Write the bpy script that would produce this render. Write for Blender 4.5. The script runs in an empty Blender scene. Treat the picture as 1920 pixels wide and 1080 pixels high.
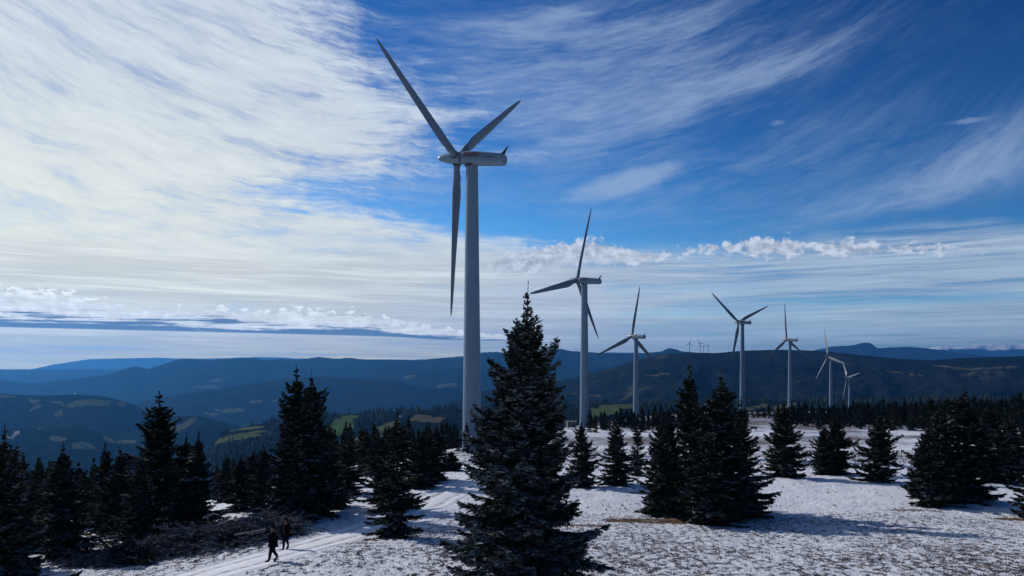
import bpy, bmesh, math, random
import numpy as np
from mathutils import Vector, Matrix
S = bpy.context.scene
COL = S.collection
R = math.radians
FPX = 1400.0          # focal length in photo pixels (photo 1920 wide)
CZ = 10.0             # height of the eye
# ---------------------------------------------------------------- camera
cam = bpy.data.cameras.new('camera'); cam_o = bpy.data.objects.new('camera', cam); COL.objects.link(cam_o)
cam_o.location = (0, 0, CZ); cam_o.rotation_euler = (R(90), 0, 0)
cam.sensor_width = 36; cam.lens = 36 * FPX / 1920; cam.shift_y = 140 / 1920
cam.clip_start = 0.5; cam.clip_end = 120000
S.camera = cam_o
HAZE_COL = (0.09, 0.40, 0.98, 1); HAZE_D = 3.0e-5
# ---------------------------------------------------------------- light
SUN_AZ, SUN_EL = -52.0, 28.0           # azimuth clockwise from the viewing direction (+Y)
sd = Vector((math.sin(R(SUN_AZ)) * math.cos(R(SUN_EL)), math.cos(R(SUN_AZ)) * math.cos(R(SUN_EL)), math.sin(R(SUN_EL))))
sun = bpy.data.lights.new('sun', 'SUN'); sun.energy = 3.5; sun.angle = R(0.6); sun.color = (1.0, 0.95, 0.9)
sun_o = bpy.data.objects.new('sun', sun); COL.objects.link(sun_o)
sun_o.rotation_euler = sd.to_track_quat('Z', 'Y').to_euler(); sun_o.location = (-40, 20, 60)
S.view_settings.view_transform = 'Standard'; S.view_settings.look = 'None'
S.view_settings.exposure = 0.0; S.view_settings.gamma = 1.0; S.view_settings.use_curve_mapping = False
S.render.engine = 'CYCLES'
S.cycles.use_denoising = True
S.cycles.max_bounces = 5; S.cycles.diffuse_bounces = 3; S.cycles.glossy_bounces = 2
S.cycles.transmission_bounces = 2; S.cycles.volume_bounces = 0; S.cycles.transparent_max_bounces = 4

# ---------------------------------------------------------------- node expressions
class N:
    """small wrapper: arithmetic on sockets builds Math nodes"""
    nt = None
    def __init__(s, v): s.v = v
    @staticmethod
    def node(t, **kw):
        n = N.nt.nodes.new(t)
        for k, v in kw.items(): setattr(n, k, v)
        return n
    @staticmethod
    def put(sock, v):
        if isinstance(v, N): v = v.v
        if isinstance(v, bpy.types.NodeSocket): N.nt.links.new(v, sock)
        else: sock.default_value = v
    @staticmethod
    def m(op, *a, clamp=False):
        n = N.node('ShaderNodeMath', operation=op, use_clamp=clamp)
        for i, x in enumerate(a): N.put(n.inputs[i], x)
        return N(n.outputs[0])
    def __add__(s, o): return N.m('ADD', s, o)
    def __radd__(s, o): return N.m('ADD', o, s)
    def __sub__(s, o): return N.m('SUBTRACT', s, o)
    def __rsub__(s, o): return N.m('SUBTRACT', o, s)
    def __mul__(s, o): return N.m('MULTIPLY', s, o)
    def __rmul__(s, o): return N.m('MULTIPLY', o, s)
    def __truediv__(s, o): return N.m('DIVIDE', s, o)
    def __neg__(s): return N.m('MULTIPLY', s, -1.0)
def sstep(x, a, b, lo=0.0, hi=1.0):
    n = N.node('ShaderNodeMapRange', interpolation_type='SMOOTHSTEP')
    for i, v in enumerate((x, a, b, lo, hi)): N.put(n.inputs[i], v)
    return N(n.outputs[0])
def lin(x, a, b, lo=0.0, hi=1.0):
    n = N.node('ShaderNodeMapRange')
    for i, v in enumerate((x, a, b, lo, hi)): N.put(n.inputs[i], v)
    return N(n.outputs[0])
def vec(x, y, z=0.0):
    n = N.node('ShaderNodeCombineXYZ')
    for i, v in enumerate((x, y, z)): N.put(n.inputs[i], v)
    return N(n.outputs[0])
def sep(v):
    n = N.node('ShaderNodeSeparateXYZ'); N.put(n.inputs[0], v)
    return N(n.outputs[0]), N(n.outputs[1]), N(n.outputs[2])
def noise(v, scale, detail=4.0, rough=0.55, dist=0.0, out=0, kind='FBM'):
    n = N.node('ShaderNodeTexNoise', noise_type=kind); N.put(n.inputs['Vector'], v)
    n.inputs['Scale'].default_value = scale; n.inputs['Detail'].default_value = detail
    n.inputs['Roughness'].default_value = rough; n.inputs['Distortion'].default_value = dist
    return N(n.outputs[out])
def vadd(a, b):
    n = N.node('ShaderNodeVectorMath', operation='ADD'); N.put(n.inputs[0], a); N.put(n.inputs[1], b); return N(n.outputs[0])
def vmul(a, b):
    n = N.node('ShaderNodeVectorMath', operation='MULTIPLY'); N.put(n.inputs[0], a); N.put(n.inputs[1], b); return N(n.outputs[0])
def mix(f, a, b, blend='MIX'):
    n = N.node('ShaderNodeMix', data_type='RGBA', blend_type=blend)
    N.put(n.inputs[0], f); N.put(n.inputs[6], a); N.put(n.inputs[7], b)
    return N(n.outputs[2])
def rgb(r, g, b): return (r, g, b, 1.0)
def curve(x, pts):
    """piecewise curve of x, pts = [(x, y)...]"""
    xs = [p[0] for p in pts]; ys = [p[1] for p in pts]
    x0, x1, y0, y1 = min(xs), max(xs), min(ys), max(ys)
    n = N.node('ShaderNodeFloatCurve'); c = n.mapping.curves[0]
    q = [((a - x0) / (x1 - x0), (b - y0) / (y1 - y0)) for a, b in pts]
    while len(c.points) < len(q): c.points.new(0.5, 0.5)
    for p, (a, b) in zip(c.points, q): p.location = (a, b)
    n.mapping.update()
    N.put(n.inputs['Value'], lin(x, x0, x1))
    return lin(N(n.outputs[0]), 0.0, 1.0, y0, y1)
def azd(px): return math.degrees(math.atan((px - 960) / FPX))
def eld(px, py): return math.degrees(math.atan((680 - py) / math.hypot(FPX, px - 960)))

# ---------------------------------------------------------------- sky
world = bpy.data.worlds.new('World'); S.world = world; world.use_nodes = True
N.nt = world.node_tree; N.nt.nodes.clear()
def build_sky():
    tc = N.node('ShaderNodeTexCoord')
    dx, dy, dz = sep(N(tc.outputs['Generated']))
    az = N.m('ARCTAN2', dx, dy) * (180 / math.pi)
    el = N.m('ARCSINE', dz) * (180 / math.pi)
    sky = N.node('ShaderNodeTexSky', sky_type='NISHITA', sun_disc=False)
    sky.sun_elevation = R(SUN_EL); sky.sun_rotation = R(SUN_AZ)
    sky.altitude = 1500; sky.air_density = 1.0; sky.dust_density = 0.3; sky.ozone_density = 3.0
    # clear sky, deepened to the blue the picture has
    g = N.node('ShaderNodeGamma'); N.put(g.inputs[0], N(sky.outputs[0])); g.inputs[1].default_value = SKY_GAMMA
    clear = mix(1.0, N(g.outputs[0]), rgb(*SKY_TINT), 'MULTIPLY')
    clear = mix(sstep(el, 3.0, 24.0), clear, mix(1.0, clear, rgb(0.40, 0.58, 0.76), 'MULTIPLY'))
    clear = mix(sstep(az, -5.0, 32.0) * 0.65, clear, mix(1.0, clear, rgb(0.42, 0.58, 0.70), 'MULTIPLY'))
    back = sstep(N.m('ABSOLUTE', az + 15.0), 55.0, 85.0)
    clear = mix(back, clear, rgb(0.25, 0.8, 2.2))
    # --- coordinates: angles round the horizon, with streaks that fan out to both sides
    u = az * 0.1; v = el * 0.1
    big = noise(vec(u * 0.6, v * 0.9), 1.0, 4.0, 0.55) - 0.5
    wx = noise(vec(u, v * 1.6, 7.0), 1.3, 4.0, 0.55) - 0.5
    fine = noise(vec(u, v, 3.0), 9.0, 5.0, 0.62) - 0.5
    fan = el - (az + 3.0) * (az + 3.0) * 0.0062 * sstep(el, 4.0, 22.0)
    fv = fan * 0.1 + wx * 0.16
    st = noise(vec(u * 0.62 + wx * 0.3, fv * 3.4), 1.5, 10.0, 0.62)
    st2 = noise(vec(u * 1.3 + wx * 0.4, fv * 8.5, 5.0), 1.9, 9.0, 0.66)
    st3 = noise(vec(u * 2.0, fv * 17.0, 8.0), 2.4, 6.0, 0.7)
    streak = st * 0.52 + st2 * 0.32 + st3 * 0.16
    # great veil on the left
    bound = curve(el, [(0, 14), (6.5, 12), (9.0, 1.5), (10.5, -6.5), (12.2, -13.5), (13.6, -11), (14.8, -6.0), (16.5, -4.0), (19, -6.5), (22, -9.5), (25.5, -15.0), (34, -21), (60, -35)])
    f = bound - az + big * 7.0 + (streak - 0.5) * 38.0 + fine * 4.0
    veil = sstep(f, -4.5, 7.5) * (1.0 - back)
    veil_d = veil * sstep(streak + veil * 0.05, 0.34, 0.57, 0.42, 1.0)
    def blob(cx, cy, rx, ry, rot=0.0):
        a0, e0 = azd(cx), eld(cx, cy); k = math.degrees(1 / FPX)
        c, s = math.cos(R(rot)), math.sin(R(rot))
        p = az - a0; q = el - e0
        uu = (p * c + q * s) / (rx * k); vv = (q * c - p * s) / (ry * k)
        return N.m('EXPONENT', -(uu * uu + vv * vv))
    w = blob(1150, 120, 330, 120, 14) * 0.9 + blob(1330, 165, 330, 34, 13) * 0.7 + blob(1010, 48, 110, 28, 4) * 0.8
    w = w + blob(1850, 290, 110, 50, 20) * 0.55 + blob(1350, 330, 520, 120, 6) * 0.55 + blob(760, 110, 190, 120) * 0.6 + blob(690, 350, 200, 60, -12) * 0.6 + blob(1700, 370, 280, 30, 8) * 0.5
    w = N.m('MINIMUM', w, 1.15)
    wisp = sstep(streak + w * 0.17, 0.47, 0.82) * sstep(w, 0.05, 0.9, 0.12, 1.0)
    patch = blob(1140, 352, 120, 30, 11) + blob(1230, 325, 90, 22, 12) * 0.7
    wisp = N.m('MAXIMUM', wisp, sstep(patch + (streak - 0.5) * 2.2 + fine * 0.5, 0.25, 1.25) * 0.95)
    wisp = N.m('MAXIMUM', wisp, sstep(blob(1815, 227, 50, 7) + fine * 0.9, 0.4, 1.1) * 0.6)
    wisp = N.m('MAXIMUM', wisp, sstep(blob(1460, 230, 22, 8) + fine * 0.9, 0.5, 1.2) * 0.5)
    wisp = wisp * (1.0 - back)
    # layered stratus low over the horizon
    se = el + az * 0.010 + (noise(vec(u * 0.4, v * 1.2, 9.0), 1.0, 3.0) - 0.5) * 1.2
    bands = noise(vec(u * 0.32, se * 0.75, 1.5), 1.5, 9.0, 0.64)
    bands2 = noise(vec(u * 0.8, se * 2.6, 4.5), 1.6, 7.0, 0.66)
    b = bands * 0.55 + bands2 * 0.45
    top = sstep(el + big * 2.0 + (st - 0.5) * 3.0 - az * 0.012, 9.2, 7.0)
    strat = top * sstep(b, 0.34, 0.50, 0.30, 1.0) * (1.0 - back * 0.6)
    def bar(cx, cy, rx, ry):
        a0, e0 = azd(cx), eld(cx, cy); k = math.degrees(1 / FPX)
        p = (az - a0) / (rx * k); q = (el - e0 + (bands - 0.5) * 0.8) / (ry * k)
        return N.m('EXPONENT', -(p * p + q * q))
    gap = N.m('MAXIMUM', bar(980, 546, 330, 7), bar(300, 576, 240, 11))
    gap = N.m('MAXIMUM', gap, bar(1750, 560, 330, 8) * 0.9)
    gap = N.m('MAXIMUM', gap, bar(1250, 585, 260, 7) * 0.6)
    gap = N.m('MAXIMUM', gap, bar(650, 463, 130, 6) * 0.9)
    strat = strat * (1.0 - gap * sstep(bands2, 0.3, 0.6, 1.0, 0.6))
    # row of small cumulus
    def puffs(scale, seed, sy_=1.3):
        return noise(vec(u * scale, v * sy_ * scale, seed), 6.0, 8.0, 0.60, 0.2)
    pf = puffs(2.1, 2.0); lump = noise(vec(az, 0.0, 3.3), 0.35, 2.5) - 0.5
    base_c = curve(az, [(-3, 7.3), (2, 7.8), (6, 8.45), (10, 7.9), (16, 8.35), (20, 8.2), (26, 7.75), (33, 7.3)])
    hh = el - base_c
    row = (pf - 0.5) * 3.8 + lump * 1.6 + curve(az, [(-3, 0.7), (5, 1.5), (9, 1.15), (13, 0.35), (16, 0.95), (24, 0.75), (33, 0.35)]) - N.m('MAXIMUM', hh - 0.1, (0.1 - hh) * 0.7) * 1.7
    row = sstep(row, -0.1, 0.7) * sstep(az, -3.5, 0.5) * sstep(az, 33.5, 30.0)
    row = row * sstep(hh, -2.0, -0.3)
    # broken grey layer on the left with a flat dark base
    cb = curve(az, [(-60, 2.3), (-34, 2.25), (-20, 2.15), (-10, 1.98), (-4, 1.72), (4, 1.62)])
    th = curve(az, [(-60, 2.4), (-34, 2.9), (-27, 2.1), (-20, 1.9), (-15, 2.1), (-9, 1.6), (-3, 0.8), (3, 0.12)])
    q = el - cb
    pf2 = puffs(2.0, 8.0, 1.7); lay = noise(vec(u * 0.6, el * 1.0, 6.0), 2.6, 7.0, 0.68)
    low = sstep(q, -0.04, 0.05) * sstep(th * (0.80 + (pf2 - 0.5) * 2.0 + (lump * 0.5)) + 0.05 - q, 0.0, 0.12)
    low = low * sstep(az, 4.0, 0.5) * (1.0 - back)
    dark = sstep(q / th + (lay - 0.5) * 2.4, 0.36, 0.10)
    # colours
    warm = N.m('EXPONENT', -((az + 34.0) * (az + 34.0) * 0.0014 + (el - 8.0) * (el - 8.0) * 0.010))
    side = sstep(az, -25.0, 22.0)
    white = mix(side, rgb(*C_LEFT), rgb(*C_RIGHT))
    white = mix(warm, white, rgb(*C_WARM))
    tex = lin(streak + fine * 0.06, 0.34, 0.66, 0.80, 1.18)
    col = clear
    vc = mix(1.0, white, vec(tex, tex, N.m('POWER', tex, 0.75)), 'MULTIPLY')
    col = mix(N.m('MINIMUM', wisp, 1.0) * 0.66, col, rgb(*C_WISP))
    col = mix(veil_d * 0.97, col, vc)
    btex = lin(b, 0.38, 0.61, 0.66, 1.20)
    sc = mix(1.0, mix(side, rgb(*C_SL), rgb(*C_SR)), vec(btex, btex, N.m('POWER', btex, 0.7)), 'MULTIPLY')
    sc = mix(warm * 0.8, sc, mix(1.0, rgb(*C_WARM), vec(btex, btex, btex), 'MULTIPLY'))
    sc = mix(sstep(el, 2.2, 0.4) * 0.7, sc, mix(1.0, mix(side, rgb(*C_HL), rgb(*C_HR)), vec(btex, btex, btex), 'MULTIPLY'))
    col = mix(strat * lin(side, 0.0, 1.0, 0.96, 0.90), col, sc)
    pt = lin(pf, 0.38, 0.62, 0.62, 1.12)
    col = mix(row * 0.92, col, mix(1.0, rgb(*C_PUFF), vec(pt, pt, pt), 'MULTIPLY'))
    lt = lin(pf2 * 0.5 + lay * 0.5, 0.38, 0.62, 0.7, 1.15)
    lc = mix(dark, mix(1.0, rgb(*C_LOW), vec(lt, lt, lt), 'MULTIPLY'), rgb(*C_LOWDARK))
    col = mix(low, col, lc)
    bg = N.node('ShaderNodeBackground'); N.put(bg.inputs[0], col); bg.inputs[1].default_value = 0.1
    out = N.node('ShaderNodeOutputWorld'); N.nt.links.new(bg.outputs[0], out.inputs[0])
SKY_GAMMA = 1.25; SKY_TINT = (0.34, 0.66, 0.78)
C_LEFT = (6.0, 6.7, 7.7); C_RIGHT = (4.8, 6.0, 7.7); C_WARM = (8.3, 8.5, 7.5)
C_WISP = (3.6, 4.8, 6.8)
C_SL = (6.6, 6.9, 7.3); C_SR = (4.1, 5.3, 6.7)
C_HL = (13.5, 10.6, 2.6); C_HR = (6.4, 6.8, 5.8)
C_PUFF = (6.0, 6.7, 7.9); C_LOW = (9.0, 9.4, 9.6); C_LOWDARK = (1.3, 2.0, 3.2)
build_sky()

# ---------------------------------------------------------------- helpers for things
def tag(o, label=None, cat=None, group=None, kind=None):
    if label: o['label'] = label
    if cat: o['category'] = cat
    if group: o['group'] = group
    if kind: o['kind'] = kind
    return o
def link(name, me, parent=None):
    o = bpy.data.objects.new(name, me); COL.objects.link(o)
    if parent: o.parent = parent
    return o
def empty(name, loc=(0, 0, 0), rz=0.0):
    o = bpy.data.objects.new(name, None); COL.objects.link(o); o.empty_display_size = 0.3
    o.location = loc; o.rotation_euler = (0, 0, rz); return o
def copy_tree(o, parent=None):
    c = o.copy(); COL.objects.link(c)
    if parent: c.parent = parent
    for ch in list(o.children): copy_tree(ch, c)
    return c
def mesh_np(name, V, F, mats=(), smooth=False, mi=None):
    """V (n,3), F (m,k) arrays with constant k"""
    V = np.asarray(V, np.float32); F = np.asarray(F, np.int32)
    me = bpy.data.meshes.new(name); k = F.shape[1]
    me.vertices.add(len(V)); me.vertices.foreach_set('co', V.ravel())
    me.loops.add(F.size); me.loops.foreach_set('vertex_index', F.ravel())
    me.polygons.add(len(F)); me.polygons.foreach_set('loop_start', np.arange(0, F.size, k, dtype=np.int32))
    for m in mats: me.materials.append(m)
    if mi is not None: me.polygons.foreach_set('material_index', np.asarray(mi, np.int32))
    me.polygons.foreach_set('use_smooth', np.full(len(F), smooth, bool))
    me.update(calc_edges=True); return me
def attr(me, name, a):
    at = me.attributes.new(name, 'FLOAT', 'POINT'); at.data.foreach_set('value', np.asarray(a, np.float32).ravel())
def material(name, f):
    m = bpy.data.materials.new(name); m.use_nodes = True; N.nt = m.node_tree; N.nt.nodes.clear()
    b = N.node('ShaderNodeBsdfPrincipled'); out = N.node('ShaderNodeOutputMaterial')
    N.nt.links.new(b.outputs[0], out.inputs[0]); b.inputs['Roughness'].default_value = 0.8
    b.inputs['Specular IOR Level'].default_value = 0.25
    f(b); return m
def objco(): return N(N.node('ShaderNodeTexCoord').outputs['Object'])
def rd(name): return N(N.node('ShaderNodeAttribute', attribute_name=name).outputs['Fac'])
def bump(b, h, strength, dist=1.0):
    n = N.node('ShaderNodeBump'); n.inputs['Strength'].default_value = strength; n.inputs['Distance'].default_value = dist
    N.put(n.inputs['Height'], h); N.nt.links.new(n.outputs[0], b.inputs['Normal'])

# numpy gradient noise
_rs = np.random.RandomState(7); _perm = _rs.permutation(256).astype(np.int64); _perm = np.concatenate([_perm, _perm])
_ga = _rs.uniform(0, 2 * np.pi, 256); _gx, _gy = np.cos(_ga), np.sin(_ga)
def pn(x, y, seed=0):
    x = np.asarray(x, float) + seed * 17.31; y = np.asarray(y, float) + seed * 9.17
    xi = np.floor(x).astype(np.int64); yi = np.floor(y).astype(np.int64); xf = x - xi; yf = y - yi
    xi &= 255; yi &= 255
    u = xf * xf * xf * (xf * (xf * 6 - 15) + 10); v = yf * yf * yf * (yf * (yf * 6 - 15) + 10)
    def g(a, b, fx, fy):
        h = _perm[_perm[a & 255] + (b & 255)]; return _gx[h] * fx + _gy[h] * fy
    a = g(xi, yi, xf, yf); b = g(xi + 1, yi, xf - 1, yf); c = g(xi, yi + 1, xf, yf - 1); d = g(xi + 1, yi + 1, xf - 1, yf - 1)
    return (a + u * (b - a)) * (1 - v) + (c + u * (d - c)) * v
def fbm(x, y, o=4, seed=0, gain=0.5):
    t = 0.0; a = 1.0
    for i in range(o): t = t + a * pn(x * 2 ** i, y * 2 ** i, seed + i); a *= gain
    return t
def ridged(x, y, o=4, seed=0):
    t = 0.0; a = 1.0
    for i in range(o): t = t + a * (0.5 - np.abs(pn(x * 2 ** i, y * 2 ** i, seed + i))); a *= 0.5
    return t
def ss(x, a, b):
    t = np.clip((x - a) / (b - a), 0, 1); return t * t * (3 - 2 * t)

# ---------------------------------------------------------------- the lie of the land
_d = np.array([0, 15, 30, 38, 42.5, 55, 83, 120, 152, 200, 306, 450, 650, 800, 1010, 1500, 3000])
_z = np.array([8.0, 8.3, 9.15, 9.9, 10.45, 11.6, 12.8, 15.4, 18.0, 20.8, 26.0, 33.5, 43, 52, 76, 170, 520])
def drop(Y):
    t = 0.0
    for k in (-0.09, -0.045, 0.0, 0.045, 0.09): t = t + np.interp(Y * (1 + k), _d, _z)
    return t / 5
def pxof(x, y): return 960 + FPX * x / np.maximum(y, 6.0)
_ep = np.array([-600, 0, 200, 400, 620, 860, 1000, 1150, 1400, 1920, 2600])
_ed = np.array([80, 84, 88, 100, 150, 215, 300, 430, 900, 950, 950])
def path_x(y):   # centre line of the track
    return np.interp(y, [20, 30, 34, 36.2, 38.5, 42.5, 48, 53.5, 62, 70, 90], [-22.5, -17.6, -15.4, -14.3, -13.3, -12.0, -10.3, -8.9, -7.1, -5.6, -2.0])
def near_z(x, y):
    Y = np.maximum(y, 5.0); px = pxof(x, Y)
    z = CZ - drop(Y)
    E = 0.0
    for k in range(-4, 5): E = E + np.interp(px + k * 45, _ep, _ed) / 9
    t = (Y - E) / 25.0
    z = z - 0.34 * 25.0 * np.logaddexp(0, np.clip(t, -30, 600)) * np.where(px < 1500, 1, 0.4)
    z = z + 0.35 * fbm(x / 16, y / 16, 3, 2) * ss(Y, 30, 60) + 0.9 * fbm(x / 60, y / 60, 2, 5) * ss(Y, 80, 200)
    z = z + (0.012 * np.clip(x, 0, 60)) * ss(Y, 30, 60) * 0
    return z
RIDGES = [  # depth, front slope, back slope, rounding, [(px, py)...], noise amplitude
 # low green foreground hills
 (2300, .20, .30, 120, [(-300, 950), (200, 930), (380, 860), (420, 812), (480, 797), (540, 786), (600, 779), (700, 774), (840, 768), (950, 764), (1100, 757), (1300, 752), (1920, 748), (2400, 748)], 26),
 (3900, .24, .35, 160, [(-300, 815), (0, 806), (70, 804), (125, 801), (155, 803), (180, 809), (200, 816), (225, 826), (300, 850), (500, 900), (2400, 900)], 30),
 (4600, .22, .35, 160, [(-300, 900), (200, 830), (270, 800), (312, 785), (337, 780), (375, 780), (405, 788), (450, 800), (600, 830), (2400, 860)], 26),
 (5600, .26, .35, 220, [(-300, 735), (0, 737), (25, 740), (87, 742), (112, 741), (140, 739), (162, 741), (185, 742), (207, 746), (232, 752), (250, 759), (270, 768), (288, 781), (330, 815), (500, 900), (2400, 900)], 40),
 # dark ridge on the right with the turbines on it
 (5200, .20, .30, 260, [(-300, 880), (600, 840), (800, 770), (900, 735), (950, 727), (1029, 717), (1082, 707), (1123, 696), (1160, 686), (1204, 673), (1245, 664), (1300, 661), (1340, 662), (1395, 657.5), (1460, 655.5), (1530, 657.5), (1613, 666), (1693, 673), (1747, 675.5), (1791, 672), (1835, 670), (1920, 667.5), (2400, 662)], 52),
 # long mid ridge
 (8200, .28, .35, 260, [(-300, 850), (200, 790), (250, 758), (290, 747), (325, 741), (375, 735), (400, 732), (453, 723), (494, 716.5), (543, 710), (595, 706), (653, 709), (710, 713), (746, 715), (779, 724), (840, 731), (950, 745), (1200, 770), (2400, 820)], 60),
 (10500, .28, .35, 260, [(-300, 850), (500, 745), (640, 718), (710, 706), (767, 693), (840, 690.5), (904, 691), (980, 700), (1060, 712), (1200, 730), (2400, 800)], 60),
 # main blue skyline
 (12500, .30, .4, 300, [(-300, 716), (0, 712.5), (30, 716), (57, 719), (100, 715), (175, 705.5), (200, 703), (220, 697), (240, 689), (257, 686.5), (277, 692), (300, 685), (325, 676), (345, 672), (400, 675), (420, 672.5), (475, 671), (498, 675), (530, 672.6), (555, 674.6), (600, 669), (628, 672.6), (653, 670.6), (685, 674), (738, 674.6), (758, 674.6), (783, 676), (807, 672.6), (840, 670.5), (870, 668), (904, 660.5), (935, 659.5), (951, 664), (1011, 661.5), (1031, 656.6), (1051, 653.5), (1069, 658), (1100, 660), (1150, 663), (1200, 662.5), (1240, 659), (1255, 651.5), (1280, 659), (1310, 661.5), (1400, 664), (2400, 700)], 80),
 # distant mountains on the right
 (17500, .35, .4, 250, [(-300, 760), (1400, 720), (1500, 664), (1531, 655.5), (1557, 650), (1600, 647.5), (1612, 643.5), (1626, 641.5), (1635, 644), (1644, 653), (1670, 651), (1700, 650), (1732, 652), (1765, 656), (1800, 661), (1850, 668), (2400, 720)], 110),
 (27500, .42, .5, 200, [(-300, 760), (1600, 690), (1700, 660), (1740, 653), (1765, 648), (1790, 650), (1820, 648), (1845, 645), (1870, 643.5), (1890, 643), (1905, 645), (1930, 646), (2100, 650), (2400, 655)], 200),
 # pale far heights on the left and centre
 (29000, .3, .4, 300, [(-300, 720), (60, 692), (100, 683), (170, 673), (240, 671.5), (300, 670.5), (340, 672), (400, 672), (480, 669), (520, 670), (600, 673), (760, 674), (900, 672), (1100, 664), (1150, 660), (1195, 661), (1280, 668), (2400, 730)], 60),
 (19500, .1, .3, 900, [(-300, 693), (0, 692.5), (220, 692), (330, 694), (500, 700), (2400, 760)], 10),
]
def far_z(x, y):
    Y = np.maximum(y, 6.0); px = pxof(x, Y)
    z = np.full(np.shape(x), CZ - 545.0) + 30 * fbm(x / 1500, y / 1500, 4, 11)
    for i, (D, sf, sb, w, pts, na) in enumerate(RIDGES):
        P = np.array(pts, float)
        pw = px + 2.0 * 0
        py = np.interp(pw, P[:, 0], P[:, 1])
        for k in (4, -4): py = py + np.interp(pw + k, P[:, 0], P[:, 1])
        py = py / 3 - 0.55 * fbm(pw / 9.0, pw * 0 + i, 3, 30 + i)
        crest = CZ + (680 - py) / FPX * D
        wob = 0.05 * D * fbm(px / 210.0, px * 0 + i * 3.3, 2, 40 + i)
        d = Y - (D + wob)
        crest = CZ + (680 - py) / FPX * (D + wob)
        ad = np.sqrt(d * d + w * w) - w
        fal = np.where(d < 0, sf, sb) * ad
        n = na * (ridged(x / (D * .055), y / (D * .055), 4, 50 + i) - 0.55) * np.clip(ad / (w * 2.2), 0, 1) * 1.3
        zi = crest - fal + n
        z = np.maximum(z, zi)
    return z
def ground_z(x, y):
    x = np.asarray(x, float); y = np.asarray(y, float)
    n = near_z(x, y); f = far_z(x, y)
    return np.where(y > 700, np.maximum(n, f), n)
def gz(x, y): return float(ground_z(np.array([x]), np.array([y]))[0])
def at_px(px, Y): return ((px - 960) / FPX * Y, Y)

def path_mask(x, y):
    d = np.abs(x - path_x(y) + 0.35 * pn(y / 4.0, y * 0, 77)) * 0.72
    return (1 - ss(d, 1.25, 1.9)) * (1 - ss(y, 78, 84)) * ss(y, 16, 22)
def near_detail(x, y):
    pm = path_mask(x, y)
    u = x + 0.5 * pn(x / 1.3, y / 1.3, 3); v = y + 0.5 * pn(x / 1.3, y / 1.3, 4)
    l = 0.75 * ridged(u / 0.55, v / 0.6, 3, 6) + 0.7 * pn(u / 2.6, v / 2.6, 9)
    return l * 0.17 * (1 - 0.93 * pm) * ss(np.hypot(x, y), 20, 28) * (1 - ss(y, 120, 220))

def polar(rows, cols):
    Rr, A = np.meshgrid(rows, cols, indexing='ij')
    return Rr * np.sin(A), Rr * np.cos(A)
cols = np.concatenate([np.radians(np.linspace(-180, -48, 28, endpoint=False)), np.radians(np.linspace(-48, -37, 44, endpoint=False)),
                       np.radians(np.linspace(-37, 37, 700, endpoint=False)), np.radians(np.linspace(37, 48, 44, endpoint=False)), np.radians(np.linspace(48, 180, 29))])
def rows_from(a, b, r, mn=0.0):
    o = [a]
    while o[-1] < b: o.append(o[-1] + max(mn, o[-1] * r))
    o[-1] = b; return o
near_rows = np.array([0.05, 3, 6, 10, 14, 18, 22, 26] + rows_from(29, 85, 0.0035, 0.14) + rows_from(85.6, 1100, 0.011)[0:])
far_rows = np.array(rows_from(1100, 16500, 0.0095) + rows_from(16700, 36500, 0.011))
def sheet(name, rows, mats, detail):
    x, y = polar(rows, cols)
    # blend of depth and distance keeps the ground continuous round the viewer
    z = ground_z(x, y)
    if detail: z = z + near_detail(x, y)
    V = np.stack([x, y, z], -1).reshape(-1, 3); nr, nc = x.shape
    i = np.arange(nr - 1)[:, None] * nc + np.arange(nc - 1)[None, :]
    F = np.stack([i, i + nc, i + nc + 1, i + 1], -1).reshape(-1, 4)[:, ::-1]
    me = mesh_np(name, V, F, mats, True); return me, x, y, z

# ---- snow-covered summit
def snow_mat(b):
    co = objco(); m = rd('moor'); g = rd('lump'); ru = rd('rust')
    n1 = noise(co, 3.6, 6, 0.68); n2 = noise(co, 0.35, 4, 0.6); n3 = noise(co, 9.0, 4, 0.7)
    f = (1.0 - m) * 0.62 + (n1 - 0.5) * 1.2 + (n2 - 0.5) * 0.30 + (n3 - 0.5) * 0.35 + g * 0.5
    s = sstep(f, 0.14, 0.30)
    snow = mix(sstep(n2, 0.35, 0.65), rgb(0.70, 0.73, 0.80), rgb(0.76, 0.79, 0.84))
    heath = mix(sstep(n1, 0.35, 0.6), rgb(0.05, 0.042, 0.045), rgb(0.17, 0.135, 0.12))
    heath = mix(sstep(ru, 0.2, 0.7), heath, rgb(0.17, 0.085, 0.035))
    N.put(b.inputs['Base Color'], mix(s, heath, snow)); b.inputs['Roughness'].default_value = 0.75
    bump(b, n1 * 0.5 + n3 * 0.35 + s * 0.25, 1.0, 0.30)
M_SNOW = material('snow_over_heath', snow_mat)
me, gx, gy, gzv = sheet('ground', near_rows, [M_SNOW], True)
px_ = pxof(gx, gy)
moor = 0.42 - 0.26 * ss(gy, 54, 60) + 0.56 * ss(gy, 88 + 6 * pn(gx / 9, gy / 9, 1), 108) + 0.25 * ss(gy, 300, 420)
moor = moor - 0.35 * (1 - ss(px_, 380, 700)) * (1 - ss(gy, 44, 60))
moor = moor - 0.25 * np.exp(-((gy - 250) / 40.0) ** 2) + 0.25 * fbm(gx / 14, gy / 30, 3, 20)
moor = np.where(path_mask(gx, gy) > 0.01, moor * (1 - path_mask(gx, gy)), moor)
moor = moor - .3 * ss(gy, 330, 420) + .3 * fbm(gx / 30, gy / 60, 4, 44) * ss(gy, 80, 140)
moor = np.clip(moor, 0.0, 1)
rust = 0
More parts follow.
